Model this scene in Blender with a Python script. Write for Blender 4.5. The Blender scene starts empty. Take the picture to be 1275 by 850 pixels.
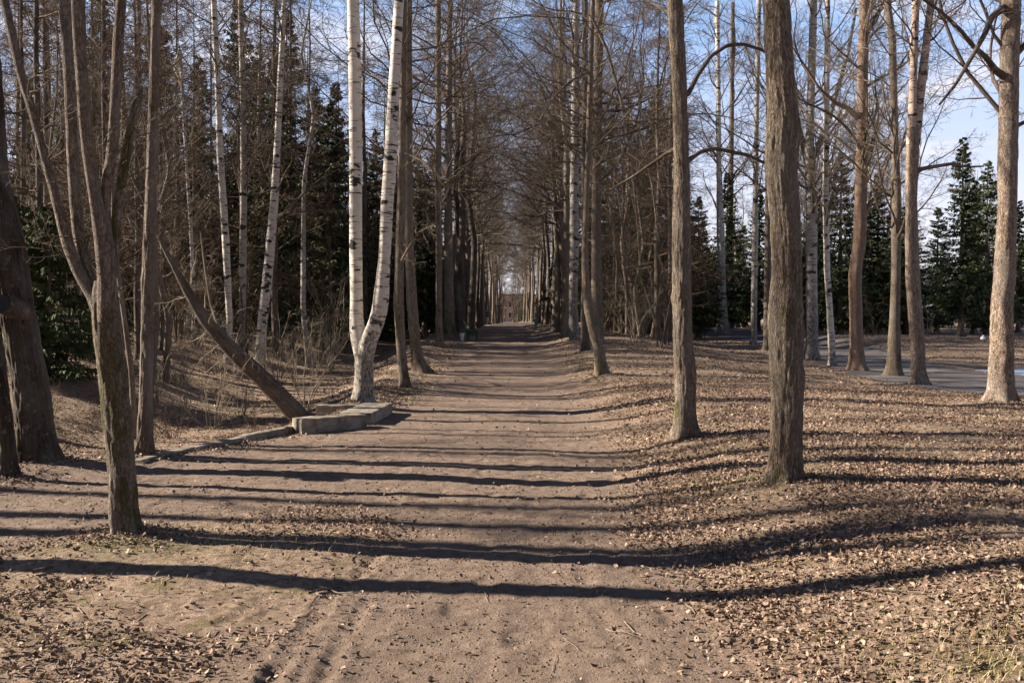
import bpy, math, random
import numpy as np
from mathutils import Vector
rs = np.random.RandomState(7)
random.seed(7)
S = bpy.context.scene
# ------------------------------------------------------------------ camera
F = 1133.0; CX, CY = 637.5, 425.0; EYE = 1.70; PITCH = math.atan(27 / F)
cam_d = bpy.data.cameras.new('camera'); cam = bpy.data.objects.new('camera', cam_d)
S.collection.objects.link(cam); S.camera = cam
cam_d.sensor_width = 36; cam_d.lens = 36 * F / 1275.0
cam_d.clip_start = 0.05; cam_d.clip_end = 6000
cam.location = (0, 0, EYE); cam.rotation_euler = (math.pi / 2 - PITCH, 0, 0)
# ------------------------------------------------------------------ sky + sun
SUN_AZ, SUN_EL = math.radians(-82), math.radians(27)
sun_dir = Vector((math.sin(SUN_AZ) * math.cos(SUN_EL), math.cos(SUN_AZ) * math.cos(SUN_EL), math.sin(SUN_EL)))
w = bpy.data.worlds.new('World'); S.world = w; w.use_nodes = True
nt = w.node_tree; bg = nt.nodes['Background']
sky = nt.nodes.new('ShaderNodeTexSky'); sky.sky_type = 'NISHITA'; sky.sun_disc = False
sky.sun_elevation = SUN_EL; sky.sun_rotation = SUN_AZ % (2 * math.pi)
sky.air_density = 0.45; sky.dust_density = 0.1; sky.ozone_density = 1.5
tc = nt.nodes.new('ShaderNodeTexCoord'); sep = nt.nodes.new('ShaderNodeSeparateXYZ')
nt.links.new(tc.outputs['Generated'], sep.inputs[0])
mz = nt.nodes.new('ShaderNodeMath'); mz.operation = 'ADD'; mz.inputs[1].default_value = 0.12
nt.links.new(sep.outputs['Z'], mz.inputs[0])
dv = nt.nodes.new('ShaderNodeVectorMath'); dv.operation = 'DIVIDE'
cz = nt.nodes.new('ShaderNodeCombineXYZ')
for k in range(3): nt.links.new(mz.outputs[0], cz.inputs[k])
nt.links.new(tc.outputs['Generated'], dv.inputs[0]); nt.links.new(cz.outputs[0], dv.inputs[1])
cn = nt.nodes.new('ShaderNodeTexNoise'); cn.inputs['Scale'].default_value = 1.1; cn.inputs['Detail'].default_value = 7
cn.inputs['Roughness'].default_value = 0.6; cn.inputs['Distortion'].default_value = 0.6
nt.links.new(dv.outputs[0], cn.inputs['Vector'])
cr = nt.nodes.new('ShaderNodeMapRange'); cr.inputs['From Min'].default_value = 0.47; cr.inputs['From Max'].default_value = 0.68
nt.links.new(cn.outputs['Fac'], cr.inputs['Value'])
mc = nt.nodes.new('ShaderNodeMix'); mc.data_type = 'RGBA'
veil = nt.nodes.new('ShaderNodeMix'); veil.data_type = 'RGBA'; veil.inputs[6].default_value = (3.0, 4.7, 7.9, 1); veil.inputs[7].default_value = (7.8, 7.4, 7.6, 1)
nt.links.new(veil.outputs[2], mc.inputs[7])
lo = nt.nodes.new('ShaderNodeMapRange'); lo.inputs['From Min'].default_value = 0.30; lo.inputs['From Max'].default_value = 0.05; lo.inputs['To Max'].default_value = .95
nt.links.new(sep.outputs['Z'], lo.inputs['Value'])
sm = nt.nodes.new('ShaderNodeMath'); sm.operation = 'MAXIMUM'; nt.links.new(cr.outputs[0], sm.inputs[0]); nt.links.new(lo.outputs[0], sm.inputs[1])
nt.links.new(sm.outputs[0], veil.inputs[0])
hi = nt.nodes.new('ShaderNodeMapRange'); hi.inputs['From Min'].default_value = 0.32; hi.inputs['From Max'].default_value = 0.39; hi.inputs['To Min'].default_value = 1; hi.inputs['To Max'].default_value = 0
nt.links.new(sep.outputs['Z'], hi.inputs['Value'])
sn = nt.nodes.new('ShaderNodeMath'); sn.operation = 'MULTIPLY'; sn.inputs[0].default_value = .92; nt.links.new(hi.outputs[0], sn.inputs[1])
nt.links.new(sn.outputs[0], mc.inputs[0]); nt.links.new(sky.outputs[0], mc.inputs[6])
nt.links.new(mc.outputs[2], bg.inputs['Color']); bg.inputs['Strength'].default_value = 0.05
sl = bpy.data.lights.new('sun', 'SUN'); sl.energy = 5.0; sl.angle = math.radians(0.55); sl.color = (1.0, 0.88, 0.74)
so = bpy.data.objects.new('sun', sl); S.collection.objects.link(so)
so.rotation_euler = sun_dir.to_track_quat('Z', 'Y').to_euler(); so.location = (-20, 0, 30)
S.view_settings.view_transform = 'Standard'; S.view_settings.look = 'None'
S.view_settings.exposure = 1.56; S.view_settings.gamma = 1.0; S.view_settings.use_curve_mapping = False
S.cycles.max_bounces = 4; S.cycles.diffuse_bounces = 1; S.cycles.glossy_bounces = 2
S.cycles.transparent_max_bounces = 4; S.cycles.use_denoising = True
# ------------------------------------------------------------------ noise
def _h(ix, iy, iz):
    n = (ix * 374761393 + iy * 668265263 + iz * 1274126177) & 0xFFFFFFFF
    n = ((n ^ (n >> 13)) * 1103515245) & 0xFFFFFFFF
    n = (n ^ (n >> 16)) & 0xFFFFFFFF
    return n.astype(np.float64) / 4294967295.0
def noise(x, y, z=0.0):
    x, y, z = np.broadcast_arrays(np.asarray(x, float), np.asarray(y, float), np.asarray(z, float))
    ix, iy, iz = [np.floor(v).astype(np.int64) for v in (x, y, z)]
    fx, fy, fz = x - ix, y - iy, z - iz
    fx, fy, fz = [t * t * (3 - 2 * t) for t in (fx, fy, fz)]
    r = 0
    for a in (0, 1):
        for b in (0, 1):
            for c in (0, 1):
                wgt = (fx if a else 1 - fx) * (fy if b else 1 - fy) * (fz if c else 1 - fz)
                r = r + wgt * _h(ix + a, iy + b, iz + c)
    return r
def fbm(x, y, z=0.0, o=3):
    r = 0; a = 1.0; t = 0
    for i in range(o):
        r = r + a * noise(np.asarray(x) * 2**i + 17.3 * i, np.asarray(y) * 2**i + 5.1 * i, np.asarray(z) * 2**i); t += a; a *= .5
    return r / t
def ss(a, b, x):
    t = np.clip((np.asarray(x, float) - a) / (b - a), 0, 1); return t * t * (3 - 2 * t)
# ------------------------------------------------------------------ terrain
def prof(y): return 0.72 * ss(18, 48, y) + 0.40 * ss(48, 110, y)
def xL(y): return np.interp(y, [8, 11.1, 13.7, 16, 22, 35, 46, 70, 200], [-4.4, -4.3, -3.3, -3.05, -3.0, -3.5, -4.2, -4.6, -4.6])
def yB(x): return np.interp(x, [-30, -12, -7, -5.4, -4.2, 0], [18.0, 12.3, 10.8, 10.55, 11.2, 11.3])
def gdist(x, y):
    a = xL(y) - x; b = y - yB(x)
    return np.minimum(a, b)
ROAD_N = [(40, 15), (14, 17.5), (10.7, 19), (9.5, 20.8), (9.7, 24), (10.1, 27), (11.5, 35), (13, 50), (13.5, 70), (12.5, 100)]
ROAD_F = [(40, 25.2), (17.5, 26.2), (15.6, 27.0), (14.6, 28.2), (14.6, 30.2), (14.9, 32), (15.9, 37), (17.4, 50), (18, 70), (17, 100)]
def _res(pts, n):
    p = np.array(pts, float)
    for _ in range(2):  # chaikin
        q = np.empty((2 * len(p) - 2 + 2, 2)); q[0] = p[0]; q[-1] = p[-1]
        q[1:-1:2] = p[:-1] * .75 + p[1:] * .25; q[2:-1:2] = (p[:-1] * .25 + p[1:] * .75)
        p = q
    return p
def catm(pts, n):
    p = np.array(pts, float); t = np.arange(len(p)); u = np.linspace(0, len(p) - 1, n)
    lin = np.stack([np.interp(u, t, p[:, k]) for k in range(p.shape[1])], 1)
    ker = np.ones(9) / 9; k = 4
    out = np.stack([np.convolve(np.pad(lin[:, j], k, mode='edge'), ker, 'valid') for j in range(p.shape[1])], 1)
    out[0] = lin[0]; out[-1] = lin[-1]
    return out
RN = catm(ROAD_N, 160); RF = catm(ROAD_F, 160)
ROADPOLY = np.concatenate([RN, RF[::-1]])
def polysd(x, y, poly):
    x = np.asarray(x, float); y = np.asarray(y, float)
    shp = x.shape; X = x.ravel(); Y = y.ravel()
    d = np.full(X.shape, 1e9); ins = np.zeros(X.shape, bool)
    n = len(poly)
    for i in range(n):
        x0, y0 = poly[i]; x1, y1 = poly[(i + 1) % n]
        dx, dy = x1 - x0, y1 - y0; L = dx * dx + dy * dy + 1e-12
        t = np.clip(((X - x0) * dx + (Y - y0) * dy) / L, 0, 1)
        d = np.minimum(d, (X - x0 - t * dx)**2 + (Y - y0 - t * dy)**2)
        c = ((y0 > Y) != (y1 > Y)) & (X < (x1 - x0) * (Y - y0) / (y1 - y0 + 1e-12) + x0)
        ins ^= c
    d = np.sqrt(d); return np.where(ins, d, -d).reshape(shp)
ROADC = ROADPOLY[::6]
def road_sd(x, y):
    x = np.asarray(x, float); y = np.asarray(y, float)
    out = np.full(np.broadcast(x, y).shape, -5.0)
    xx, yy = np.broadcast_arrays(x, y)
    m = (xx > 8) & (yy > 13) & (yy < 105)
    if m.any(): out[m] = polysd(xx[m], yy[m], ROADC)
    return out
def path_sd(x, y):
    xl = np.interp(y, [2, 3, 5, 6.5, 7.6, 9, 11, 13.7, 16, 20, 30, 46, 200], [-1.5, -1.45, -1.25, -1.05, -1.1, -1.9, -4.0, -3.1, -2.45, -2.05, -1.95, -2.3, -2.4])
    xr = np.interp(y, [2, 5, 7, 10, 14, 20, 30, 46, 200], [1.15, 1.1, 1.15, 1.25, 1.5, 1.7, 1.75, 2.2, 2.3])
    a = np.minimum(x - xl, xr - x)
    yn = np.interp(x, [-30, -12, -7, -5, -3.7, -2.9, -2.4, -1.8, -1.0], [14.0, 8.9, 6.95, 6.4, 6.85, 7.2, 7.9, 8.5, 8.2])
    b = np.minimum(np.minimum(yB(x) - .25 - y, y - yn), -.8 - x)
    return np.maximum(a, b)
def dirt(x, y):
    sd = path_sd(x, y) + (fbm(x * 2.2, y * 2.2, 3.3, 3) - .5) * .7
    return 1 / (1 + np.exp(-np.clip(sd / .10, -30, 30)))
MOUNDS = []
RUTS = [([(-1.95, 3.2), (-1.75, 4.5), (-1.45, 5.6), (-1.2, 6.6)], .04, .009), ([(-1.1, 3.0), (-1.15, 4.3), (-1.12, 5.4), (-.95, 6.8)], .045, .028),
        ([(-.82, 3.0), (-.9, 4.4), (-.9, 5.2), (-.75, 6.3)], .04, .02), ([(.2, 3), (.1, 5), (.25, 8), (.1, 12)], .09, .012),
        ([(-1.6, 4.6), (-1.55, 5.4), (-1.35, 6.2)], .04, .005), ([(.75, 3.4), (.5, 5.2), (.45, 7)], .05, .012)]
def hgt(x, y, fine=True):
    x, y = np.broadcast_arrays(np.asarray(x, float), np.asarray(y, float))
    P = prof(y)
    g = gdist(x, y) + (fbm(x * .5, y * .5, 1.7, 2) - .5) * 1.0
    # right
    xb = x + (fbm(y * .35, y * 0 + 3, 0, 2) - .5) * .8
    B = .29 * ss(.75, 3.1, xb)
    zr = np.interp(y, [0, 10, 20, 28, 36, 50, 80, 150], [.34, .27, .06, .03, .2, .5, .9, 1.2])
    zp = np.interp(y, [0, 18, 26.5, 28.2, 30.3, 31.6, 33.5, 42, 46, 150], [.2, .05, -.03, -.25, -.6, -.25, .02, .72, .8, 1.2])
    hr = P + B; hr = hr + (zr - hr) * ss(4, 11, x)
    hr = hr + (zp - hr) * ss(14.8, 17.5, x) * ss(25, 28, y) 
    # left
    hl = P + (1.2 - P) * ss(4, 13, g)
    hl = hl - .62 * ss(-.05, 2.4, g) * (1 - ss(3.5, 9, g)) + .10 * ss(-.9, -.1, g) * (1 - ss(0, .8, g)) * ss(14, 17, y)
    h = np.where(x > 0, hr, hl)
    h = h + .05 * ss(-1.2, -2.2, x) * (1 - ss(6.2, 7.2, y)) * 1.0
    if fine:
        d = dirt(x, y); r = ss(-.6, .3, road_sd(x, y))
        k = (1 - r)
        h = h + k * ((fbm(x * .7, y * .7, 0, 2) - .5) * .10 * (1 - .5 * d) + (fbm(x * 3, y * 3, 5, 2) - .5) * (.035 - .018 * d) + (fbm(x * 14, y * 14, 9, 3) - .5) * (.016 + .001 * d))
        near = (y < 14) & (np.abs(x) < 5)
        if near.any():
            xn, yn = x[near], y[near]; add = np.zeros(xn.shape)
            for pts, wd, dep in RUTS:
                p = np.array(pts)
                xc = np.interp(yn, p[:, 1], p[:, 0]) + (noise(yn * 2.5, 4.4) - .5) * .06
                inr = ss(p[0, 1] - .1, p[0, 1] + .3, yn) * (1 - ss(p[-1, 1] - .6, p[-1, 1], yn))
                q = (xn - xc) / wd
                tread = .55 + .45 * np.sign(np.sin(yn * 42 + q * 2)) * .6
                add += inr * dep * (-np.exp(-q * q) * tread + .5 * np.exp(-(np.abs(q) - 1.8)**2 * 2)) * (.35 + .9 * noise(yn * 3, xn * 3 + 9))
            # footprints and scuffs
            c = noise(xn * 5.5, yn * 5.5, 21.); add += -.014 * ss(.68, .85, c) * dirt(xn, yn)
            h = np.array(h); h[near] += add
    for mx, my, mr, mh in MOUNDS:
        h = h + mh * np.exp(-((x - mx)**2 + (y - my)**2) / (mr * mr))
    return h
_c, _s = math.cos(PITCH), math.sin(PITCH)
def cph(px): return 1 / math.sqrt(1 + ((px - CX) / F)**2)
def ray(px, py):
    u = (px - CX) / F; v = (CY - py) / F
    return np.array([u, _c + v * _s, -_s + v * _c])
def G(px, py):                      # ground point seen at a pixel
    d = ray(px, py); t = np.concatenate([np.arange(2, 60, .05), np.arange(60, 300, .5)])
    X = d[0] * t; Y = d[1] * t; Z = EYE + d[2] * t
    hh = hgt(X, Y, False); i = np.argmax(Z < hh)
    if not (Z < hh).any(): i = np.searchsorted(t, 120)
    return np.array([X[i], Y[i], float(hh[i])])
def W(px, py, y):                    # point at depth y seen at a pixel
    d = ray(px, py); t = y / d[1]
    return np.array([d[0] * t, y, EYE + d[2] * t])
# ------------------------------------------------------------------ mesh helpers
def mkmesh(name, V, Q, mats, attrs=None, smooth=True):
    me = bpy.data.meshes.new(name)
    V = np.asarray(V, np.float32).reshape(-1, 3); Q = np.asarray(Q, np.int32)
    k = Q.shape[1]
    me.vertices.add(len(V)); me.vertices.foreach_set('co', V.ravel())
    me.loops.add(Q.size); me.loops.foreach_set('vertex_index', Q.ravel())
    me.polygons.add(len(Q)); me.polygons.foreach_set('loop_start', np.arange(0, Q.size, k, dtype=np.int32))
    try: me.polygons.foreach_set('loop_total', np.full(len(Q), k, np.int32))
    except Exception: pass
    me.polygons.foreach_set('use_smooth', np.full(len(Q), smooth, bool))
    for m in (mats if isinstance(mats, (list, tuple)) else [mats]): me.materials.append(m)
    for an, (dom, typ, data) in (attrs or {}).items():
        a = me.attributes.new(an, typ, dom)
        a.data.foreach_set('vector' if typ == 'FLOAT_VECTOR' else 'value', np.asarray(data, np.float32).ravel())
    me.update(calc_edges=True); me.validate()
    return me
def link(name, me, parent=None, loc=(0, 0, 0)):
    o = bpy.data.objects.new(name, me); S.collection.objects.link(o); o.location = loc
    if parent is not None: o.parent = parent
    return o
def empty(name, loc, label, cat, group=None, rz=0):
    o = bpy.data.objects.new(name, None); S.collection.objects.link(o)
    o.location = loc; o.rotation_euler = (0, 0, rz); o.empty_display_size = .2
    return tag(o, label, cat, group)
def tag(o, label=None, cat=None, group=None, kind=None):
    if label: o['label'] = label
    if cat: o['category'] = cat
    if group: o['group'] = group
    if kind: o['kind'] = kind
    return o
def copy_thing(root, loc, rz, sc, label, group):
    r = root.copy(); S.collection.objects.link(r); r.location = loc; r.rotation_euler = (0, 0, rz); r.scale = (sc[0], sc[0], sc[1])
    r['label'] = label; r['group'] = group
    for ch in list(root.children):
        c = ch.copy(); S.collection.objects.link(c); c.parent = r
        for g in ch.children:
            e = g.copy(); S.collection.objects.link(e); e.parent = c
    return r
def nrm(v): return v / (np.linalg.norm(v, axis=-1, keepdims=True) + 1e-9)
def tubes(P, R, m):
    P = np.asarray(P, float); R = np.asarray(R, float); N, K, _ = P.shape
    t = nrm(np.gradient(P, axis=1)); mt = nrm(t.mean(1))
    ref = np.where(np.abs(mt[:, 2:3]) < .8, np.array([[0, 0, 1.]]), np.array([[0, 1., 0]]))[:, None, :]
    a = nrm(np.cross(ref, t)); b = np.cross(t, a)
    th = np.arange(m) / m * 2 * math.pi
    V = P[:, :, None, :] + R[:, :, None, None] * (np.cos(th)[None, None, :, None] * a[:, :, None, :] + np.sin(th)[None, None, :, None] * b[:, :, None, :])
    idx = np.arange(N * K * m).reshape(N, K, m); nx = np.roll(idx, -1, 2)
    Q = np.stack([idx[:, :-1], nx[:, :-1], nx[:, 1:], idx[:, 1:]], -1).reshape(-1, 4)
    return V.reshape(-1, 3), Q
class MB:
    def __init__(s): s.V = []; s.Q = []; s.n = 0
    def add(s, V, Q):
        V = np.asarray(V, float).reshape(-1, 3); s.V.append(V); s.Q.append(np.asarray(Q) + s.n); s.n += len(V)
    def box(s, c, sz, rz=0, jit=0, rx=0, ry=0):
        q = np.array([(x, y, z) for z in (-.5, .5) for y in (-.5, .5) for x in (-.5, .5)]) * np.array(sz)
        if jit: q = q + rs.uniform(-jit, jit, q.shape)
        if ry: c_, s_ = math.cos(ry), math.sin(ry); q = q @ np.array([[c_, 0, -s_], [0, 1, 0], [s_, 0, c_]])
        if rx: c_, s_ = math.cos(rx), math.sin(rx); q = q @ np.array([[1, 0, 0], [0, c_, s_], [0, -s_, c_]])
        c_, s_ = math.cos(rz), math.sin(rz); q = q @ np.array([[c_, s_, 0], [-s_, c_, 0], [0, 0, 1]])
        s.add(q + np.array(c), [(0, 2, 3, 1), (4, 5, 7, 6), (0, 1, 5, 4), (2, 6, 7, 3), (0, 4, 6, 2), (1, 3, 7, 5)])
    def mesh(s, name, mat, attrs=None, smooth=True): return mkmesh(name, np.concatenate(s.V), np.concatenate(s.Q), mat, attrs, smooth)
# ------------------------------------------------------------------ materials
def mat(name, rough=.9):
    m = bpy.data.materials.new(name); m.use_nodes = True; t = m.node_tree
    b = t.nodes['Principled BSDF']; b.inputs['Roughness'].default_value = rough; b.inputs['Specular IOR Level'].default_value = .25
    return m, t, b
def N(t, typ, **k):
    n = t.nodes.new(typ)
    for a, v in k.items():
        if a in n.inputs.keys(): n.inputs[a].default_value = v
        else: setattr(n, a, v)
    return n
def ramp(t, fac, stops):
    r = t.nodes.new('ShaderNodeValToRGB'); e = r.color_ramp.elements
    while len(e) < len(stops): e.new(.5)
    for i, (p, c) in enumerate(stops): e[i].position = p; e[i].color = (*c, 1)
    t.links.new(fac, r.inputs[0]); return r.outputs[0]
def scaled(t, src, sc):
    m = t.nodes.new('ShaderNodeMapping'); m.inputs['Scale'].default_value = sc; t.links.new(src, m.inputs[0]); return m.outputs[0]
def nz(t, vec, s, det=4, ro=.6, dist=0.):
    n = N(t, 'ShaderNodeTexNoise', Scale=s, Detail=det, Roughness=ro, Distortion=dist); t.links.new(vec, n.inputs['Vector']); return n.outputs['Fac']
def mixc(t, f, a, b, mode='MIX'):
    m = t.nodes.new('ShaderNodeMix'); m.data_type = 'RGBA'; m.blend_type = mode
    for i, v in ((0, f), (6, a), (7, b)):
        if isinstance(v, tuple): m.inputs[i].default_value = (*v, 1)
        elif isinstance(v, (int, float)): m.inputs[i].default_value = v
        else: t.links.new(v, m.inputs[i])
    return m.outputs[2]
def mth(t, op, a, b=0., clamp=False):
    m = t.nodes.new('ShaderNodeMath'); m.operation = op; m.use_clamp = clamp
    for i, v in ((0, a), (1, b)):
        if isinstance(v, (int, float)): m.inputs[i].default_value = v
        else: t.links.new(v, m.inputs[i])
    return m.outputs[0]
def mr(t, v, a, b, c=0., d=1.):
    m = t.nodes.new('ShaderNodeMapRange'); t.links.new(v, m.inputs[0])
    for i, q in enumerate((a, b, c, d)): m.inputs[i + 1].default_value = q
    return m.outputs[0]
def bump(t, b, h, st, dist):
    n = t.nodes.new('ShaderNodeBump'); n.inputs['Strength'].default_value = st; n.inputs['Distance'].default_value = dist
    t.links.new(h, n.inputs['Height']); t.links.new(n.outputs[0], b.inputs['Normal'])
def attr(t, nm, out='Vector'):
    a = t.nodes.new('ShaderNodeAttribute'); a.attribute_name = nm; return a.outputs[out]
def bark(name, c0, c1, c2, fs=22., vs=.16, moss=0., bst=.8):
    m, t, b = mat(name, .95); v = attr(t, 'bk')
    f = nz(t, scaled(t, v, (fs * 1.5, fs * 1.5, fs * 1.5 * vs)), 1, 6, .7, .5)
    wv = nz(t, scaled(t, v, (fs * 2.6, fs * 2.6, fs * 1.2 * vs)), 1, 3, .6, .8)
    f = mth(t, 'SUBTRACT', mth(t, 'MULTIPLY', f, 1.15), mth(t, 'MULTIPLY', mr(t, mth(t, 'ABSOLUTE', mth(t, 'SUBTRACT', wv, .5)), .07, .0), .16))
    g = nz(t, scaled(t, v, (3, 3, 1.2)), 1, 3)
    wob = nz(t, scaled(t, v, (6, 6, 3)), 1, 2); vw = t.nodes.new('ShaderNodeVectorMath'); vw.operation = 'ADD'
    cw = t.nodes.new('ShaderNodeCombineXYZ'); 
    for q in range(2): t.links.new(mth(t, 'MULTIPLY', wob, .03), cw.inputs[q])
    t.links.new(v, vw.inputs[0]); t.links.new(cw.outputs[0], vw.inputs[1])
    vo = N(t, 'ShaderNodeTexVoronoi', feature='DISTANCE_TO_EDGE', Scale=1.); t.links.new(scaled(t, vw.outputs[0], (fs * 2.4, fs * 2.4, fs * vs * 3.4)), vo.inputs['Vector'])
    crk = mr(t, vo.outputs['Distance'], .0, .16)
    f = mth(t, 'ADD', mth(t, 'MULTIPLY', f, .72), mth(t, 'MULTIPLY', crk, .17))
    col = ramp(t, f, [(.34, c0), (.52, c1), (.72, c2)])
    col = mixc(t, mr(t, g, .35, .7), col, mixc(t, .5, col, (.24, .22, .19)))
    lich = mr(t, nz(t, v, 14, 3, .7), .6, .66)
    col = mixc(t, mth(t, 'MULTIPLY', lich, .35), col, (.30, .32, .25))
    if moss:
        mm = mr(t, nz(t, scaled(t, v, (5, 5, 2)), 1, 5, .7), .60 - .12 * moss, .68 - .12 * moss)
        sp = N(t, 'ShaderNodeSeparateXYZ'); t.links.new(v, sp.inputs[0])
        mm = mth(t, 'MULTIPLY', mm, mr(t, sp.outputs['Z'], 2.4, 1.2), True)
        col = mixc(t, mth(t, 'MULTIPLY', mm, .85), col, mixc(t, f, (.035, .035, .008), (.115, .105, .025)))
    t.links.new(col, b.inputs['Base Color']); bump(t, b, f, bst, .03)
    return m
M = {}
M['lime'] = bark('bark_lime', (.045, .031, .021), (.20, .148, .102), (.44, .35, .255), 24, .2, .6, 1.0)
M['lime_dark'] = bark('bark_dark_brown', (.028, .019, .013), (.08, .056, .039), (.17, .13, .098), 18, .08, 0, 1.0)
M['maple'] = bark('bark_mossy', (.045, .032, .023), (.165, .12, .088), (.38, .29, .22), 24, .24, .95, .9)
M['stem'] = bark('bark_smooth_stem', (.07, .048, .034), (.13, .094, .068), (.22, .165, .125), 14, .3, 0, .5)
M['old'] = bark('bark_very_dark', (.018, .012, .009), (.05, .034, .024), (.105, .076, .056), 20, .08, .3, 1.0)
M['flaky'] = bark('bark_flaky', (.075, .05, .036), (.29, .21, .155), (.56, .45, .36), 16, .3, .3, 1.0)
M['pine'] = bark('bark_reddish', (.10, .055, .035), (.27, .165, .11), (.44, .31, .22), 24, .3, 0, .9)
def birch(name, white, dark_base):
    m, t, b = mat(name, .75); v = attr(t, 'bk')
    f = nz(t, scaled(t, v, (3.2, 3.2, 30)), 1, 3, .6, .4)
    g = nz(t, scaled(t, v, (7, 7, 7)), 1, 5, .7)
    k = nz(t, scaled(t, v, (2.4, 2.4, 5.)), 1, 3, .6)
    base = mixc(t, mr(t, g, .3, .7), white, tuple(c * .72 for c in white))
    lent = mr(t, f, .575, .63)
    scar = mr(t, k, .585, .62)
    sp = N(t, 'ShaderNodeSeparateXYZ'); t.links.new(v, sp.inputs[0])
    low = mth(t, 'ADD', mr(t, sp.outputs['Z'], dark_base, dark_base * .3), mth(t, 'MULTIPLY', mth(t, 'SUBTRACT', g, .5), 2.6))
    low = mr(t, low, .45, .75)
    rgh = mixc(t, mr(t, nz(t, scaled(t, v, (30, 30, 11)), 1, 5, .7), .38, .62), (.035, .028, .022), tuple(c * .8 for c in white))
    col = mixc(t, lent, base, (.05, .042, .036)); col = mixc(t, scar, col, (.03, .026, .022)); col = mixc(t, low, col, rgh)
    t.links.new(col, b.inputs['Base Color']); bump(t, b, mth(t, 'ADD', f, g), .5, .01)
    return m
M['birch'] = birch('bark_birch', (.62, .56, .48), 1.6)
M['birch_rough'] = birch('bark_birch_rough', (.40, .36, .31), 4.2)
M['birch_mottled'] = birch('bark_birch_mottled', (.44, .39, .33), 12.)
M['birch_warm'] = birch('bark_birch_warm', (.50, .38, .30), 3.0)
def twigm(name, a, c):
    m, t, b = mat(name, .85); tcn = N(t, 'ShaderNodeTexCoord')
    f = nz(t, tcn.outputs['Object'], 2.3, 3)
    t.links.new(ramp(t, f, [(.35, a), (.65, c)]), b.inputs['Base Color']); return m
M['twig'] = twigm('bark_twig_grey', (.075, .058, .043), (.17, .132, .096))
M['twig_brown'] = twigm('bark_twig_brown', (.07, .047, .032), (.15, .10, .066))
M['twig_dark'] = twigm('bark_twig_purple', (.07, .05, .042), (.13, .095, .078))
M['twig_pale'] = twigm('bark_twig_pale', (.20, .16, .11), (.34, .28, .195))
def needle(name, a, c, d):
    m, t, b = mat(name, .8); tn = attr(t, 'tint', 'Fac')
    t.links.new(ramp(t, tn, [(.1, a), (.55, c), (.95, d)]), b.inputs['Base Color']); return m
M['needle'] = needle('needles_spruce', (.026, .038, .016), (.055, .074, .028), (.12, .13, .05))
M['needle_light'] = needle('needles_young_fir', (.03, .045, .015), (.06, .08, .025), (.11, .12, .04))
M['leaf'] = needle('dead_leaf', (.12, .075, .052), (.31, .218, .16), (.46, .355, .275))
M['straw'] = needle('dry_grass_blade', (.13, .13, .035), (.33, .26, .13), (.52, .42, .26))
# ground
gm, t, b = mat('ground_soil', .97)
geo = N(t, 'ShaderNodeNewGeometry'); pos = geo.outputs['Position']
dm = attr(t, 'dirt', 'Fac')
n1 = nz(t, pos, .9, 4); n2 = nz(t, pos, 9, 5, .7); n3 = nz(t, pos, 60, 3, .7); n4 = nz(t, scaled(t, pos, (1, 1, .3)), 3.1, 4)
dcol = ramp(t, n2, [(.3, (.13, .092, .066)), (.5, (.23, .166, .124)), (.7, (.31, .237, .182))])
dcol = mixc(t, mr(t, n1, .35, .65), dcol, mixc(t, .4, dcol, (.155, .112, .088)))
dk = mr(t, nz(t, pos, 75, 4, .8), .40, .30); dcol = mixc(t, mth(t, 'MULTIPLY', dk, .6), dcol, (.07, .048, .035))
damp = mr(t, nz(t, scaled(t, pos, (1.6, .8, 1)), 1, 5, .7, .5), .5, .66); dcol = mixc(t, mth(t, 'MULTIPLY', damp, .38), dcol, (.12, .088, .068))
spk = mr(t, nz(t, pos, 110, 2, .6), .62, .67); dcol = mixc(t, mth(t, 'MULTIPLY', spk, .5), dcol, (.46, .37, .29))
vor = N(t, 'ShaderNodeTexVoronoi', Scale=24.); t.links.new(mixc(t, .06, pos, N(t, 'ShaderNodeTexNoise', Scale=14.).outputs['Color']), vor.inputs['Vector'])
lcol = mixc(t, mr(t, n3, .35, .65), ramp(t, n2, [(.3, (.10, .066, .045)), (.6, (.25, .172, .12))]), (.34, .25, .175))
lcol = mixc(t, .55, lcol, ramp(t, vor.outputs['Color'], [(.1, (.085, .055, .038)), (.5, (.28, .197, .138)), (.9, (.46, .35, .262))]))
mossm = mr(t, n4, .54, .66); lcol = mixc(t, mth(t, 'MULTIPLY', mossm, .6), lcol, (.12, .105, .035))
mos2 = attr(t, 'moss', 'Fac'); lcol = mixc(t, mth(t, 'MULTIPLY', mos2, mr(t, n2, .3, .55, .35, 1.)), lcol, (.085, .095, .022))
col = mixc(t, dm, lcol, dcol); t.links.new(col, b.inputs['Base Color'])
hh = mth(t, 'ADD', mth(t, 'MULTIPLY', n2, .5), mth(t, 'ADD', mth(t, 'MULTIPLY', n3, .5), mth(t, 'MULTIPLY', nz(t, pos, 24, 6, .8), .9))); bump(t, b, hh, 1.0, .03)
M['ground'] = gm
m, t, b = mat('asphalt', .85); geo = N(t, 'ShaderNodeNewGeometry'); p = geo.outputs['Position']
t.links.new(ramp(t, nz(t, p, 1.2, 5, .7), [(.3, (.12, .11, .105)), (.7, (.20, .175, .16))]), b.inputs['Base Color'])
bump(t, b, nz(t, p, 50, 3), .3, .01); M['asphalt'] = m
m, t, b = mat('concrete_old', .9); geo = N(t, 'ShaderNodeNewGeometry'); p = geo.outputs['Position']
f = nz(t, p, 7, 6, .7); f2 = nz(t, scaled(t, p, (4, 4, 30)), 1, 4)
c = ramp(t, f, [(.3, (.09, .076, .055)), (.5, (.23, .20, .157)), (.7, (.37, .33, .27))]); c = mixc(t, mr(t, f2, .55, .7, 0, .6), c, (.10, .085, .06))
t.links.new(c, b.inputs['Base Color']); bump(t, b, f, .7, .015); M['concrete'] = m
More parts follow.
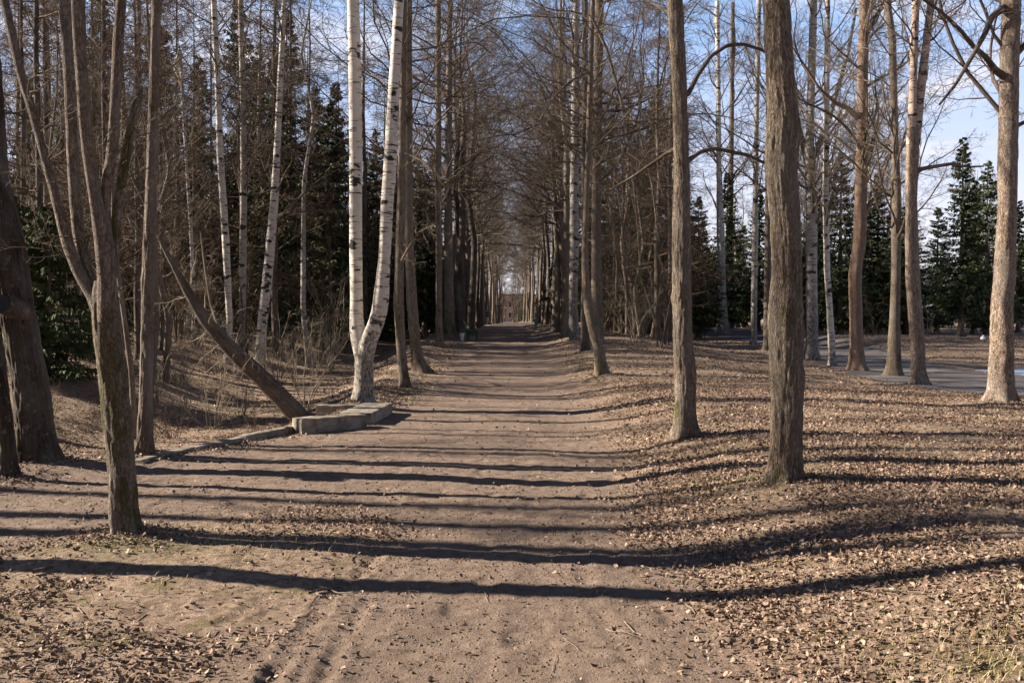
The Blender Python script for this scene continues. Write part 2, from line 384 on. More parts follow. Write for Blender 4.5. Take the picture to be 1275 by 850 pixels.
def plain(name, c, rough=.6, sc=9., amp=.25):
    m, t, b = mat(name, rough); g = N(t, 'ShaderNodeTexCoord'); f = nz(t, g.outputs['Object'], sc, 4)
    t.links.new(ramp(t, f, [(.3, tuple(x * (1 - amp) for x in c)), (.7, tuple(min(1, x * (1 + amp)) for x in c))]), b.inputs['Base Color']); return m
M['green'] = plain('green_paint', (.02, .11, .045), .45)
M['white'] = plain('white_paint', (.70, .70, .64), .6)
M['palegreen'] = plain('pale_green_paint', (.40, .58, .40), .6)
M['plaster'] = plain('pink_plaster', (.46, .33, .27), .9, 1.5)
M['glass'] = plain('window_glass_dark', (.03, .035, .04), .15)
M['roof'] = plain('roof_sheet', (.10, .085, .08), .6)
M['wood_cut'] = plain('sawn_wood', (.035, .036, .045), .9, 20)
M['bag'] = plain('white_bag', (.72, .74, .80), .6)
m, t, b = mat('pond_water', .06); b.inputs['Base Color'].default_value = (.02, .03, .03, 1); b.inputs['Specular IOR Level'].default_value = .9
g = N(t, 'ShaderNodeNewGeometry'); bump(t, b, nz(t, g.outputs['Position'], 6, 3), .04, .02); M['water'] = m
M['ice'] = plain('pond_ice', (.50, .60, .74), .35, .6, .08)

# ------------------------------------------------------------------ traced trees (py, xl, xr) from base to top
TR = {}
def trace(key, keys, **kw): TR[key] = dict(keys=keys, **kw)
trace('L1', [(583,20,78),(540,18,70),(488,13,64),(394,0,47),(300,-14,32),(224,-32,12),(100,-38,4),(0,-46,-5)], mat='old', tw='twig_dark', near=1)
trace('L1b', [(600,0,21),(560,-1,21),(500,-7,14),(430,-18,5),(380,-30,-8),(200,-62,-42)], mat='old', tw='twig_dark', near=1)
trace('L2', [(674,142,179),(650,138,174),(629,135,172),(573,133,170),(518,125,166),(463,120,160),(408,115,152),(375,113,150),(350,116,146)], mat='maple', near=1, cut=1)
trace('L3', [(573,169,191),(480,173,191),(380,175,192),(300,178,195),(170,184,197),(0,189,200)], mat='stem', tw='twig', near=1)
trace('L4', [(545,164,172),(458,159,167),(394,151,158),(315,141,147),(260,138,143),(150,140,144),(0,146,149)], mat='stem', tw='twig')
trace('BD', [(506,439,466),(465,441,465),(440,441,466),(428,444,465),(420,447,462)], mat='birch_rough', near=1, cut=1)
trace('A1', [(490,498,513),(443,494,506),(380,490,503),(300,492,503),(200,496,505),(0,499,507)], mat='lime', tw='twig')
trace('A2', [(465,513,535),(443,511,526),(380,506,520),(300,503,515),(200,504,514),(0,504,513)], mat='lime', tw='twig')
trace('A3', [(434,541,552),(380,543,551),(250,542,550),(0,542,549)], mat='lime', tw='twig')
trace('A4', [(423,549,572),(400,552,566),(250,553,563),(0,557,563)], mat='lime', tw='twig_brown')
trace('B1', [(455,315,330),(400,320,333),(330,328,341),(250,336,347),(200,340,349),(100,345,353),(0,351,357)], mat='birch', tw='twig')
trace('R1', [(607,951,999),(590,955,998),(573,958,998),(507,959,1001),(452,956,1000),(425,955,1001),(385,956,1000),(350,960,999),(300,959,998),(250,957,995),(205,951,993),(180,952,996),(160,954,998),(125,955,992),(50,951,987),(0,950,984)], mat='lime', tw='twig', near=1)
trace('R2', [(546,839,870),(520,840,868),(463,840,867),(425,838,862),(300,836,861),(215,839,859),(120,837,856),(0,831,850)], mat='lime', tw='twig_dark', near=1)
trace('R3', [(468,742,758),(430,738,752),(398,729,744),(365,725,736),(332,724,733),(299,725,732),(150,730,737),(0,735,741)], mat='lime', tw='twig')
trace('R4', [(425,709,722),(380,708,719),(300,709,721),(200,710,721),(0,713,722)], mat='birch_rough', tw='twig')
trace('R5', [(437,723,734),(300,724,732),(200,724,732),(0,725,732)], mat='lime_dark', tw='twig')
trace('R6', [(430,736,752),(400,736,751),(300,736,748),(0,741,752)], mat='lime', tw='twig')
trace('S1', [(450,1000,1022),(425,1003,1019),(340,1003,1018),(250,1003,1018),(190,1001,1014),(150,1004,1014),(0,1008,1018)], mat='birch_rough', tw='twig')
trace('S2', [(456,1032,1042),(384,1029,1037),(340,1026,1034),(250,1024,1032),(0,1027,1034)], mat='birch', tw='twig')
trace('S3', [(464,1055,1080),(428,1058,1075),(340,1056,1073),(300,1062,1079),(200,1065,1081),(100,1067,1081),(0,1070,1083)], mat='pine', tw='twig', near=1)
trace('S4', [(470,1102,1124),(400,1107,1121),(340,1109,1122),(250,1110,1123),(175,1110,1119),(50,1106,1116),(0,1100,1109)], mat='lime', tw='twig')
trace('S5', [(482,1132,1156),(456,1133,1153),(426,1133,1152),(350,1127,1146),(250,1127,1142),(180,1128,1145),(160,1128,1146)], mat='birch_rough', near=1, cut=1)
trace('S6', [(504,1225,1266),(479,1229,1263),(426,1232,1262),(380,1232,1261),(350,1236,1265),(250,1242,1267),(190,1241,1268),(50,1245,1270),(0,1247,1272)], mat='flaky', tw='twig_dark', near=1)
trace('C1', [(419,827,837),(380,829,836),(332,832,836),(282,834,838),(200,838,842),(0,841,845)], mat='birch', tw='twig')
trace('C2', [(417,893,908),(360,894.5,904),(300,892,903),(200,891.5,898.5),(0,890,896)], mat='birch', tw='twig')
trace('C3', [(410,904,914),(300,905,913),(150,908,914),(0,910,915)], mat='lime_dark', tw='twig')
trace('C4', [(431,934,942.5),(360,935,943),(300,936,944),(150,939,945),(0,942,948)], mat='birch_rough', tw='twig')
trace('C5', [(437,950,960),(360,951,960),(200,953,961),(0,955,961)], mat='lime_dark', tw='twig')
trace('B2', [(452,278,287),(400,282,290),(300,276,286),(200,270,279),(100,267,275),(0,262,270)], mat='birch', tw='twig')
trace('B3', [(445,296,306),(350,298,307),(200,299,308),(100,298,306),(0,296,303)], mat='birch_rough', tw='twig_dark')
trace('B4', [(430,240,245),(380,239,244),(280,235,240),(200,230,234),(60,222,226)], mat='birch', tw='twig_pale')
for k, T in TR.items():
    p, xl, xr = T['keys'][0]; T['base'] = G((xl + xr) / 2, p)
for k, T in TR.items():
    r = (T['keys'][1][2] - T['keys'][1][1]) / 2 / F * T['base'][1]
    MOUNDS.append((T['base'][0], T['base'][1], r * 3.2, min(.10, r * .45)))
MOUNDS.append((-2.5, 20.5, 1.3, .10))

# ------------------------------------------------------------------ ground, path, road, pond
def spacing(lo, hi, f, mid=0.):
    out = [mid]; v = mid
    while v < hi: v += f(v); out.append(v)
    neg = []; v = mid
    while v > lo: v -= f(v); neg.append(v)
    return np.array(neg[::-1] + out)
xs = spacing(-900, 900, lambda v: .026 if abs(v) < 3.6 else .026 + (abs(v) - 3.6) * .02 if abs(v) < 20 else .35 + (abs(v) - 20) * .08)
ys = spacing(-40, 2500, lambda v: .022 if 3.2 < v < 9 else (.5 if v < 0 else .08) if v < 3.2 else .022 + (v - 9) * .007 if v < 60 else .38 + (v - 60) * .07, 0.)
X, Y = np.meshgrid(xs, ys); Z = hgt(X, Y)
Z = Z - 6 * ss(0, 500, -Y)
DM = dirt(X, Y)
moss = np.zeros_like(X)
for mx, my, sx, sy, a in [(3.6, 4.2, 1.0, .55, .95), (2.6, 8.3, 1.1, .6, .75), (-2.75, 6.6, .7, .35, .6), (-3.6, 5.0, .8, .8, .3), (-2.3, 19.2, .5, 1.2, .6), (4.2, 3.4, 1.3, .6, .9), (2.4, 10.4, .5, .3, .6), (2.1, 26, .5, 3.5, .4), (-11, 15, 3, 3, .55)]:
    moss = np.maximum(moss, a * np.exp(-((X - mx) / sx)**2 - ((Y - my) / sy)**2))
ny, nx_ = X.shape; I = np.arange(ny * nx_).reshape(ny, nx_)
Q = np.stack([I[:-1, :-1], I[:-1, 1:], I[1:, 1:], I[1:, :-1]], -1)
fm = (DM[:-1, :-1] + DM[1:, 1:] + DM[:-1, 1:] + DM[1:, :-1]) / 4 > .5
fm &= (Y[:-1, :-1] < 190) & (Y[:-1, :-1] > 1)
pv = np.zeros((ny + 1, nx_ + 1), bool); pv[1:-1, 1:-1] = fm
inner = pv[:-1, :-1] & pv[:-1, 1:] & pv[1:, :-1] & pv[1:, 1:]
rsd = road_sd(X, Y)
Zg = Z - .04 * inner - .05 * ss(-.05, .35, rsd)
at = lambda m=None: {'dirt': ('POINT', 'FLOAT', DM.ravel() if m is None else DM.ravel()[m]), 'moss': ('POINT', 'FLOAT', moss.ravel() if m is None else moss.ravel()[m])}
g_ = link('ground', mkmesh('ground', np.stack([X, Y, Zg], -1), Q.reshape(-1, 4), M['ground'], at()))
tag(g_, 'woodland floor of brown soil, dead leaves and moss', kind='structure')
pq = Q[fm]; u, inv = np.unique(pq, return_inverse=True)
p_ = link('path', mkmesh('path', np.stack([X, Y, Z], -1).reshape(-1, 3)[u], inv.reshape(-1, 4), M['ground'], at(u)))
tag(p_, 'trodden dirt path running down the avenue', kind='structure')
K = 11; s_ = np.linspace(0, 1, K)
RV = RN[:, None, :] * (1 - s_)[None, :, None] + RF[:, None, :] * s_[None, :, None]
rz_ = hgt(RV[..., 0], RV[..., 1]) + .012 + .05 * (s_ * (1 - s_))[None, :]
I2 = np.arange(160 * K).reshape(160, K); Q2 = np.stack([I2[:-1, :-1], I2[:-1, 1:], I2[1:, 1:], I2[1:, :-1]], -1).reshape(-1, 4)[:, ::-1]
tag(link('road', mkmesh('road', np.concatenate([RV, rz_[..., None]], -1), Q2, M['asphalt'])), 'grey asphalt park road curving between the trees', kind='structure')
pond = MB(); pond.add([(15.0, 26.5, -.07), (70, 24, -.07), (70, 36, -.07), (15.0, 34, -.07)], [(0, 1, 2, 3)])
tag(link('water', pond.mesh('water', M['ice'])), 'pale blue surface of the half frozen pond', kind='structure')
fp = MB(); xs2 = np.linspace(15, 90, 76)
V_ = np.array([[(x, 44.2 + .02 * (x - 15), 0), (x, 46.4 + .02 * (x - 15), 0)] for x in xs2]); V_[..., 2] = hgt(V_[..., 0], V_[..., 1], True) + .03
I3 = np.arange(152).reshape(76, 2); fp.add(V_.reshape(-1, 3), np.stack([I3[:-1, 0], I3[1:, 0], I3[1:, 1], I3[:-1, 1]], -1))
tag(link('footpath', fp.mesh('footpath', M['asphalt'])), 'pale footpath along the far bank', kind='structure')

# ------------------------------------------------------------------ trunk builder
def smoothkeys(K_, n):
    K_ = np.array(K_, float); s = np.concatenate([[0], np.cumsum(np.linalg.norm(np.diff(K_[:, :3], axis=0), axis=1))])
    u = np.linspace(0, s[-1], n); L = np.stack([np.interp(u, s, K_[:, k]) for k in range(4)], 1)
    w_ = max(1, int(n / (len(K_) * 4.5)));
    ker = np.hanning(2 * w_ + 3)[1:-1]; ker /= ker.sum(); w2 = len(ker) // 2
    out = np.empty_like(L)
    for k in range(4):
        a = L[:, k]; pad = np.concatenate([2 * a[0] - a[w2:0:-1], a, 2 * a[-1] - a[-2:-w2 - 2:-1]]); out[:, k] = np.convolve(pad, ker, 'valid')
    return out
def trunk_mesh(name, C, m, matr, base, rough, flare=True, seed=0., knots=0, s0=0.):
    """C (n,4): centre xyz + radius in world coordinates"""
    n = len(C); P = C[:, :3]; R = C[:, 3]
    s = s0 + np.concatenate([[0], np.cumsum(np.linalg.norm(np.diff(P, axis=0), axis=1))])
    t = nrm(np.gradient(P, axis=0)); ref = np.array([0, 1., 0]); a = nrm(np.cross(ref, t)); b_ = np.cross(t, a)
    th = np.arange(m) / m * 2 * math.pi
    ct, st = np.cos(th)[None], np.sin(th)[None]
    r0 = R.mean(); bkx = ct * R[:, None]; bky = st * R[:, None]; bz = np.repeat(s[:, None], m, 1)
    f = 1 + rough * .22 * (fbm(bkx * 8 + seed, bky * 8, bz * 1.6, 3) - .5)
    rid = np.abs(fbm(bkx * 30 + seed, bky * 30, bz * 5.5, 2) - .5) * 3
    f = f * (1 + rough * .034 * (r0 / .15)**-.5 * 2 * (rid - .4))
    f = f * (1 + .05 * (fbm(ct * 1.3 + seed, st * 1.3, bz * 1.2, 2) - .5) * 2)
    for k in range(knots):
        r_ = np.random.RandomState(int(seed * 10) + k * 7 + 3)
        kz = r_.uniform(.5, s[-1] * .8); kt = r_.uniform(0, 2 * math.pi); kr = r_.uniform(.04, .09)
        da = np.angle(np.exp(1j * (th - kt)))[None] * r0
        f = f + r_.uniform(.06, .17) * np.exp(-((bz - kz)**2 + da**2) / kr**2) * (.6 + .8 * fbm(bkx * 30, bky * 30, bz * 30, 2))
    if flare:
        lob = .5 + .5 * np.cos(th * 5 + seed)[None] * np.ones((n, 1)) + .5 * (noise(ct * 2 + seed, st * 2, 0) - .5)
        f = f + np.exp(-np.maximum(s - .28, 0) / .17)[:, None] * (.12 + .55 * np.clip(lob, 0, 1.2)**1.5)
    V = P[:, None, :] + (R[:, None] * f)[..., None] * (ct[..., None] * a[:, None, :] + st[..., None] * b_[:, None, :])
    V = V.reshape(-1, 3) - np.array(base); I = np.arange(n * m).reshape(n, m); J = np.roll(I, -1, 1)
    Q = np.stack([I[:-1], J[:-1], J[1:], I[1:]], -1).reshape(-1, 4)
    bk = np.stack([bkx + seed, bky, bz], -1)
    return mkmesh(name, V, Q, matr, {'bk': ('POINT', 'FLOAT_VECTOR', bk.reshape(-1, 3))})
# ------------------------------------------------------------------ branches (all levels vectorised)
def children(P, R, n, t0, t1, ang, lenf, K, rng, rfac, up, wob, minr, lens=None, tfall=.5, spread_az=None):
    Np, Kp, _ = P.shape
    L = np.linalg.norm(np.diff(P, axis=1), axis=2).sum(1)
    pid = np.repeat(np.arange(Np), n); T = rng.uniform(t0, t1, len(pid))
    x = T * (Kp - 1); i = np.minimum(x.astype(int), Kp - 2); f = (x - i)[:, None]
    st = P[pid, i] * (1 - f) + P[pid, i + 1] * f; d0 = nrm(P[pid, i + 1] - P[pid, i])
    r = (R[pid, i] * (1 - f[:, 0]) + R[pid, i + 1] * f[:, 0])
    rv = rng.normal(size=(len(pid), 3)); perp = nrm(rv - (rv * d0).sum(1, keepdims=True) * d0)
    A = np.radians(rng.uniform(ang[0], ang[1], len(pid)))[:, None]
    D = nrm(d0 * np.cos(A) + perp * np.sin(A))
    ln = (L[pid] if lens is None else lens) * lenf * rng.uniform(.6, 1.15, len(pid)) * (1 - tfall * (T - t0) / (t1 - t0 + 1e-6))
    out = np.empty((len(pid), K, 3)); out[:, 0] = st; c = D
    for k in range(1, K):
        out[:, k] = out[:, k - 1] + c * (ln / (K - 1))[:, None]
        c = nrm(c + rng.normal(size=c.shape) * wob + np.array([0, 0, up]))
    rr = np.maximum(r * rfac * rng.uniform(.7, 1.1, len(pid)), minr)
    Rr = np.maximum(rr[:, None] * np.linspace(1, .25, K)[None], minr * .7)
    return out, Rr
SPEC = {
    'lime': dict(l1=40, a1=(50, 95), len1=.33, up1=.09, l2=8, l3=6, l4=4, up=.0, wob=.22),
    'upswept': dict(l1=32, a1=(30, 70), len1=.25, up1=.08, l2=7, l3=6, l4=4, up=.06, wob=.16),
    'birch': dict(l1=30, a1=(30, 60), len1=.20, up1=.02, l2=7, l3=6, l4=4, up=-.10, wob=.12),
    'larch': dict(l1=90, a1=(70, 105), len1=.17, up1=.0, l2=8, l3=6, l4=0, up=-.05, wob=.10),
}
def crown(name, C, matr, base, spec, seed, t0=.3, detail=4, lscale=1., minr=.0035, dens=1.):
    rng = np.random.RandomState(seed); sp = SPEC[spec]
    idx = np.linspace(0, len(C) - 1, 24).astype(int); P = C[idx, :3][None]; R = C[idx, 3][None]
    H = np.linalg.norm(np.diff(P[0], axis=0), axis=1).sum()
    b1 = children(P, R, int(sp['l1'] * dens), t0, .99, sp['a1'], sp['len1'] * lscale, 9, rng, .30, sp['up1'], sp['wob'], .010, tfall=.65)
    mb = MB(); mb.add(*tubes(b1[0], b1[1], 6))
    b2 = children(*b1, sp['l2'], .12, .98, (30, 65), .50, 7, rng, .5, sp['up'], sp['wob'], .006); mb.add(*tubes(b2[0], b2[1], 4))
    b3 = children(*b2, sp['l3'], .1, 1., (30, 65), .50, 5, rng, .55, sp['up'], sp['wob'] * 1.2, minr); mb.add(*tubes(b3[0], b3[1], 3))
    if detail >= 4 and sp['l4']:
        b4 = children(*b3, sp['l4'], .1, 1., (30, 60), .6, 3, rng, .6, sp['up'], sp['wob'], minr * .8); mb.add(*tubes(b4[0], b4[1], 3))
    V = np.concatenate(mb.V) - np.array(base); return mkmesh(name, V, np.concatenate(mb.Q), matr)
def shoots(mb, C, n, smin, smax, L, seed, up=.02):   # thin side shoots low on a trunk
    rng = np.random.RandomState(seed); P = C[:, :3][None][:, ::max(1, len(C) // 30)]; R = C[:, 3][None][:, ::max(1, len(C) // 30)]
    b1 = children(P, R, n, smin, smax, (50, 95), 1., 7, rng, .12, up, .28, .004, lens=L, tfall=.1); mb.add(*tubes(*b1, 4))
    b2 = children(*b1, 5, .1, 1, (30, 70), .5, 5, rng, .6, up, .28, .0025); mb.add(*tubes(*b2, 3))
    b3 = children(*b2, 3, .1, 1, (30, 70), .6, 4, rng, .6, up, .25, .002); mb.add(*tubes(*b3, 3))

def keys3(keys, base, extend, H, sink=.28):
    d = base[1]; out = []
    for j, (py, xl, xr) in enumerate(keys):
        c = W((xl + xr) / 2, py, d); r = (xr - xl) / 2 / F * d * cph(xl) * .97
        out.append([c[0], c[1], c[2], r])
    out[0][2] = base[2]
    o0 = list(out[0]); o0[2] -= sink; out.insert(0, o0)
    if extend:
        a, b_ = np.array(out[-2]), np.array(out[-1]); top = base[2] + H; dirn = (b_[:3] - a[:3]) / max(b_[2] - a[2], .01)
        dirn = np.array([dirn[0] * .4, dirn[1], 1]); z = b_[2]; r = b_[3]; cur = b_[:3].copy()
        n = 6
        for k in range(1, n + 1):
            st = (top - b_[2]) / n; cur = cur + dirn * st + np.array([rs.uniform(-.15, .15), rs.uniform(-.15, .15), 0])
            out.append([*cur, max(.012, r * (1 - k / n * .93))])
    return out
INFO = {
 'L1': ('old_tree', 'thick dark furrowed trunk leaning out of the left edge of the photo', 20, 'lime'),
 'L1b': ('leaning_tree', 'narrow dark trunk growing hard against the thick trunk at the left edge', 13, 'lime'),
 'L3': ('young_tree', 'straight slim trunk at the kerb end, just right of the mossy multi-stem tree', 15, 'upswept'),
 'L4': ('young_tree', 'thin crooked trunk between the mossy multi-stem tree and the slim straight one', 9, 'upswept'),
 'A1': ('lime_tree', 'grey trunk just right of the twin birch, nearest of the left avenue row', 19, 'lime'),
 'A2': ('lime_tree', 'trunk with a flared mossy foot, second of the left avenue row', 20, 'lime'),
 'A3': ('lime_tree', 'slim straight trunk, third of the left avenue row before the bench', 20, 'lime'),
 'A4': ('lime_tree', 'broad trunk standing just in front of the nearest green bench', 22, 'lime'),
 'B1': ('birch_tree', 'slightly leaning white birch beyond the gully, the brightest of those left of the twin birch', 17, 'birch'),
 'R1': ('lime_tree', 'big rough furrowed trunk with knots, the nearest tree right of the path', 19, 'lime'),
 'R2': ('lime_tree', 'smooth dark trunk with two arching side branches, behind the big knotty trunk', 17, 'lime'),
 'R3': ('lime_tree', 'curved trunk bowing out at its foot, nearest of the right avenue row', 18, 'lime'),
 'R4': ('birch_tree', 'sunlit pale flaking trunk in the right avenue row', 19, 'birch'),
 'R5': ('lime_tree', 'dark straight trunk just behind the bowed one in the right avenue row', 19, 'lime'),
 'R6': ('lime_tree', 'tall straight lit trunk rising behind the bowed one', 21, 'lime'),
 'S1': ('birch_tree', 'grey birch with a swollen fork, first tree right of the big knotty trunk', 18, 'upswept'),
 'S2': ('birch_tree', 'thin white birch with a black blotched foot at the road bend', 17, 'birch'),
 'S3': ('roadside_tree', 'reddish rough trunk with spread roots between the thin white birch and the brown forked tree', 17, 'upswept'),
 'S4': ('roadside_tree', 'brown slim trunk left of the pale tree that splits in two', 15, 'upswept'),
 'S6': ('roadside_tree', 'thick sunlit flaking trunk at the right edge beside the pond', 18, 'upswept'),
 'C1': ('birch_tree', 'slender white birch seen just left of the smooth dark trunk', 16, 'birch'),
 'C2': ('birch_tree', 'white birch midway between the smooth dark trunk and the big knotty one', 20, 'birch'),
 'C3': ('lime_tree', 'dark trunk close behind the white birch in the right wood', 20, 'upswept'),
 'C4': ('birch_tree', 'slim speckled birch just left of the big knotty trunk', 19, 'birch'),
 'C5': ('lime_tree', 'dark trunk half hidden by the big knotty trunk', 19, 'upswept'),
 'B2': ('birch_tree', 'speckled birch left of the leaning white one beyond the gully', 18, 'birch'),
 'B3': ('birch_tree', 'dark blotched birch between two paler ones beyond the gully', 18, 'birch'),
 'B4': ('young_birch', 'very thin pale birch above the leaning trunk', 9, 'birch'),
}
CAT = {'birch_tree': 'birch', 'young_birch': 'birch'}
OCC = []
TC = {}
def build_traced(k):
    T = TR[k]; nm, lab, H, spec = INFO[k]; base = T['base']; near = T.get('near', 0)
    C = smoothkeys(keys3(T['keys'], base, True, H), 640 if near and base[1] < 14 else 200)
    root = empty(nm, base, lab, CAT.get(nm, 'tree')); seed = (sum(map(ord, k)) % 97) + .37
    dens = near and base[1] < 14
    link('trunk', trunk_mesh('trunk_' + nm, C, 132 if dens else (36 if near else 18), M[T['mat']], base, 1.0 if near else .6, seed=seed, knots=4 if near else 1), root)
    vis = base[1] > 14
    link('crown', crown('crown_' + nm, C, M[T['tw']], base, spec, int(seed * 100), t0=(.27 if k[0] == 'S' else .30) if vis else .5, detail=4 if vis else 3, dens=(1.5 if k[0] == 'S' else 1.1) if vis else .6), root)
    OCC.append((base[0], base[1])); TC[k] = C
    return root
roots = {k: build_traced(k) for k in INFO}
def limb(root, nm, pts, d0, d1, base, matr, m=10, sub=None, seed=1, cr=None):
    """traced limb: pts (px,py,rpx) at depths d0..d1"""
    n = len(pts); K_ = []
    for j, (px, py, r) in enumerate(pts):
        d = d0 + (d1 - d0) * j / (n - 1); c = W(px, py, d); K_.append([*c, r / F * d])
    C = smoothkeys(K_, 14 * n)
    me = trunk_mesh(nm + '_' + str(seed), C, m, matr, base, .35, flare=False, seed=seed + .3)
    o = link(nm, me, root)
    if sub:
        mb = MB(); shoots(mb, C, sub[0], sub[1], sub[2], sub[3], seed)
        V = np.concatenate(mb.V) - np.array(base); link('sprays', mkmesh('sprays', V, np.concatenate(mb.Q), sub[4]), o)
    return C, o
# arching branches on R2, R1, S1, S6
b = TR['R2']['base']; d = b[1]
limb(roots['R2'], 'branch', [(850,120,4),(857,117,3.2),(868,95,2.9),(885,70,2.6),(905,57,2.4),(925,55,2.2),(948,62,2),(975,80,1.5)], d, d + .5, b, M['lime_dark'], sub=(9, .2, 1, .5, M['twig_dark']), seed=3)
limb(roots['R2'], 'branch', [(852,203,4),(861,197,3),(872,189,2.6),(890,185,2.4),(930,193,2.2),(952,203,1.8),(975,212,1.2)], d, d + .6, b, M['lime_dark'], sub=(9, .2, 1, .5, M['twig_dark']), seed=4)
limb(roots['R2'], 'branch', [(845,183,3),(835,188,2.4),(810,205,2.0),(785,222,1.6),(760,236,1.0)], d, d + 1.0, b, M['lime_dark'], sub=(14, .15, 1, .7, M['twig_dark']), seed=5)
limb(roots['R2'], 'branch', [(842,20,3),(830,14,2.2),(812,4,2.0),(790,-8,1.6),(760,-15,1.2)], d, d + .8, b, M['lime_dark'], sub=(14, .15, 1, .7, M['twig_dark']), seed=6)
b = TR['S1']['base']; d = b[1]
limb(roots['S1'], 'branch', [(1010,198,5),(1018,185,4),(1030,155,3.4),(1042,115,2.8),(1056,65,2.3),(1066,10,1.8)], d, d - .5, b, M['birch_rough'], sub=(10, .2, 1, 1.2, M['twig']), seed=7)
limb(roots['S1'], 'branch', [(1006,200,5),(1000,180,4),(992,150,3.2),(984,100,2.6),(978,40,2)], d, d + .5, b, M['birch_rough'], sub=(10, .2, 1, 1.2, M['twig']), seed=8)
b = TR['S6']['base']; d = b[1]
limb(roots['S6'], 'branch', [(1252,97,5),(1240,88,4),(1228,72,3.4),(1212,58,2.8),(1196,38,2.4),(1172,15,2),(1150,0,1.6)], d, d - 1.5, b, M['lime_dark'], sub=(22, .1, 1, 1.4, M['twig_dark']), seed=9)
limb(roots['S6'], 'branch', [(1250,10,5),(1236,20,4),(1225,45,3.2),(1205,80,2.6),(1190,105,2),(1170,130,1.4)], d, d - 2.0, b, M['lime_dark'], sub=(16, .1, 1, 1.1, M['twig_dark']), seed=10)
limb(roots['S6'], 'branch', [(1262,70,5),(1272,60,4),(1290,45,3),(1310,10,2)], d, d, b, M['lime_dark'], sub=(8, .1, 1, 1., M['twig_dark']), seed=11)
b = TR['S3']['base']; d = b[1]
limb(roots['S3'], 'branch', [(1074,275,4),(1082,255,3),(1092,240,2.4),(1100,215,1.8),(1110,190,1.2)], d, d + .5, b, M['pine'], sub=(8, .2, 1, .9, M['twig']), seed=12)
limb(roots['S3'], 'branch', [(1072,150,4),(1056,135,3),(1040,128,2.4),(1020,110,1.8),(1000,80,1.2)], d, d - .5, b, M['pine'], sub=(10, .2, 1, .9, M['twig_dark']), seed=13)
# hanging branches on the bowed right-row tree (R3) and R6
for q, (k, pts) in enumerate([('R3', [(735,20,2.4),(755,60,2),(772,120,1.6),(785,190,1.3),(792,260,1),(797,330,.8)]), ('R6', [(745,170,2.4),(758,190,1.9),(768,225,1.5),(775,280,1.2),(778,340,.8)]),
        ('R6', [(746,235,2),(756,245,1.6),(764,275,1.2),(768,330,.9),(766,380,.6)]), ('R3', [(733,90,2),(712,100,1.6),(690,120,1.2),(672,150,.9)]),
        ('R6', [(746,110,2.4),(768,125,1.9),(795,160,1.5),(812,230,1.2),(820,300,.8)]), ('R4', [(712,185,2.2),(700,170,1.8),(685,150,1.4),(665,140,1),(650,145,.8)])]):
    b = TR[k]['base']; d = b[1]
    limb(roots[k], 'branch', pts, d, d - .8 - q * .3, b, M['lime'], m=6, sub=(26, .1, 1, .95, M['twig']), seed=20 + q)
for q, (k, pts) in enumerate([('A1', [(500,190,2),(515,195,1.6),(530,203,1.3),(548,222,1.1),(560,225,.8)]), ('A2', [(510,95,2),(522,92,1.6),(540,105,1.3),(556,118,1)]), ('A1', [(497,330,1.8),(505,315,1.4),(520,290,1.1),(540,280,.8)]),
        ('A3', [(547,190,1.6),(530,185,1.2),(515,178,1),(505,172,.7)]), ('A4', [(560,245,2),(572,240,1.6),(590,238,1.2),(608,240,.8)])]):
    b = TR[k]['base']; d = b[1]
    limb(roots[k], 'branch', pts, d, d - .8, b, M['stem'], m=6, sub=(14, .1, 1, .9, M['twig_pale']), seed=30 + q)
# sawn stub on L1
b = TR['L1']['base']; st_ = W(3, 379, b[1] - .32); mb = MB()
V, Qs = tubes(np.array([[st_ + np.array([.10, .30, -.10]), st_ + np.array([.04, .12, -.03]), st_ + np.array([0, 0, .01])]]), np.array([[.13, .115, .11]]), 20); mb.add(V - b, Qs)
st0 = link('stub', mkmesh('stub', V - b, Qs, M['lime_dark'], {'bk': ('POINT', 'FLOAT_VECTOR', V)}), roots['L1'])
th = np.arange(20) / 20 * 2 * math.pi; fc = st_ + np.array([0, -.006, .0101])
V = np.concatenate([[fc + np.array([0, -.004, 0])], fc + np.stack([.10 * np.cos(th), 0 * th, .10 * np.sin(th)], -1)])
Tq = np.array([(0, 1 + q, 1 + (q + 1) % 20) for q in range(20)])
link('sawn_face', mkmesh('sawn_face', V - b, Tq, M['wood_cut'], smooth=False), st0)

# multi-stem tree L2
T = TR['L2']; base = T['base']; d = base[1]
r2 = empty('multi_stem_tree', base, 'mossy tree in the left foreground whose trunk splits into several stems', 'tree'); OCC.append((base[0], base[1]))
C = smoothkeys(keys3(T['keys'], base, False, 0), 260)
link('trunk', trunk_mesh('trunk_multi', C, 110, M['maple'], base, 1.0, seed=4.4, knots=3), r2)
STEMS = [
 ([(385,115,131),(370,108,124),(340,90,106),(300,75,91),(250,64,77),(200,51,63),(140,35,47),(100,22,34),(50,10,22),(0,0,11)], -.05, .3),
 ([(395,116,134),(375,108,126),(340,100,117),(300,91,107),(250,86,102),(200,83,99),(100,79,93),(0,73,88)], .06, .2),
 ([(400,119,149),(350,121,146),(300,117,138),(250,111,128),(200,103,120),(150,98,113),(65,92,108),(0,88,106)], -.03, -.3),
 ([(330,132,146),(300,129,141),(275,127,138),(255,125,138),(230,125,139),(200,131,145),(150,136,149),(100,138,152),(50,140,154),(0,145,158)], -.02, -.2)]
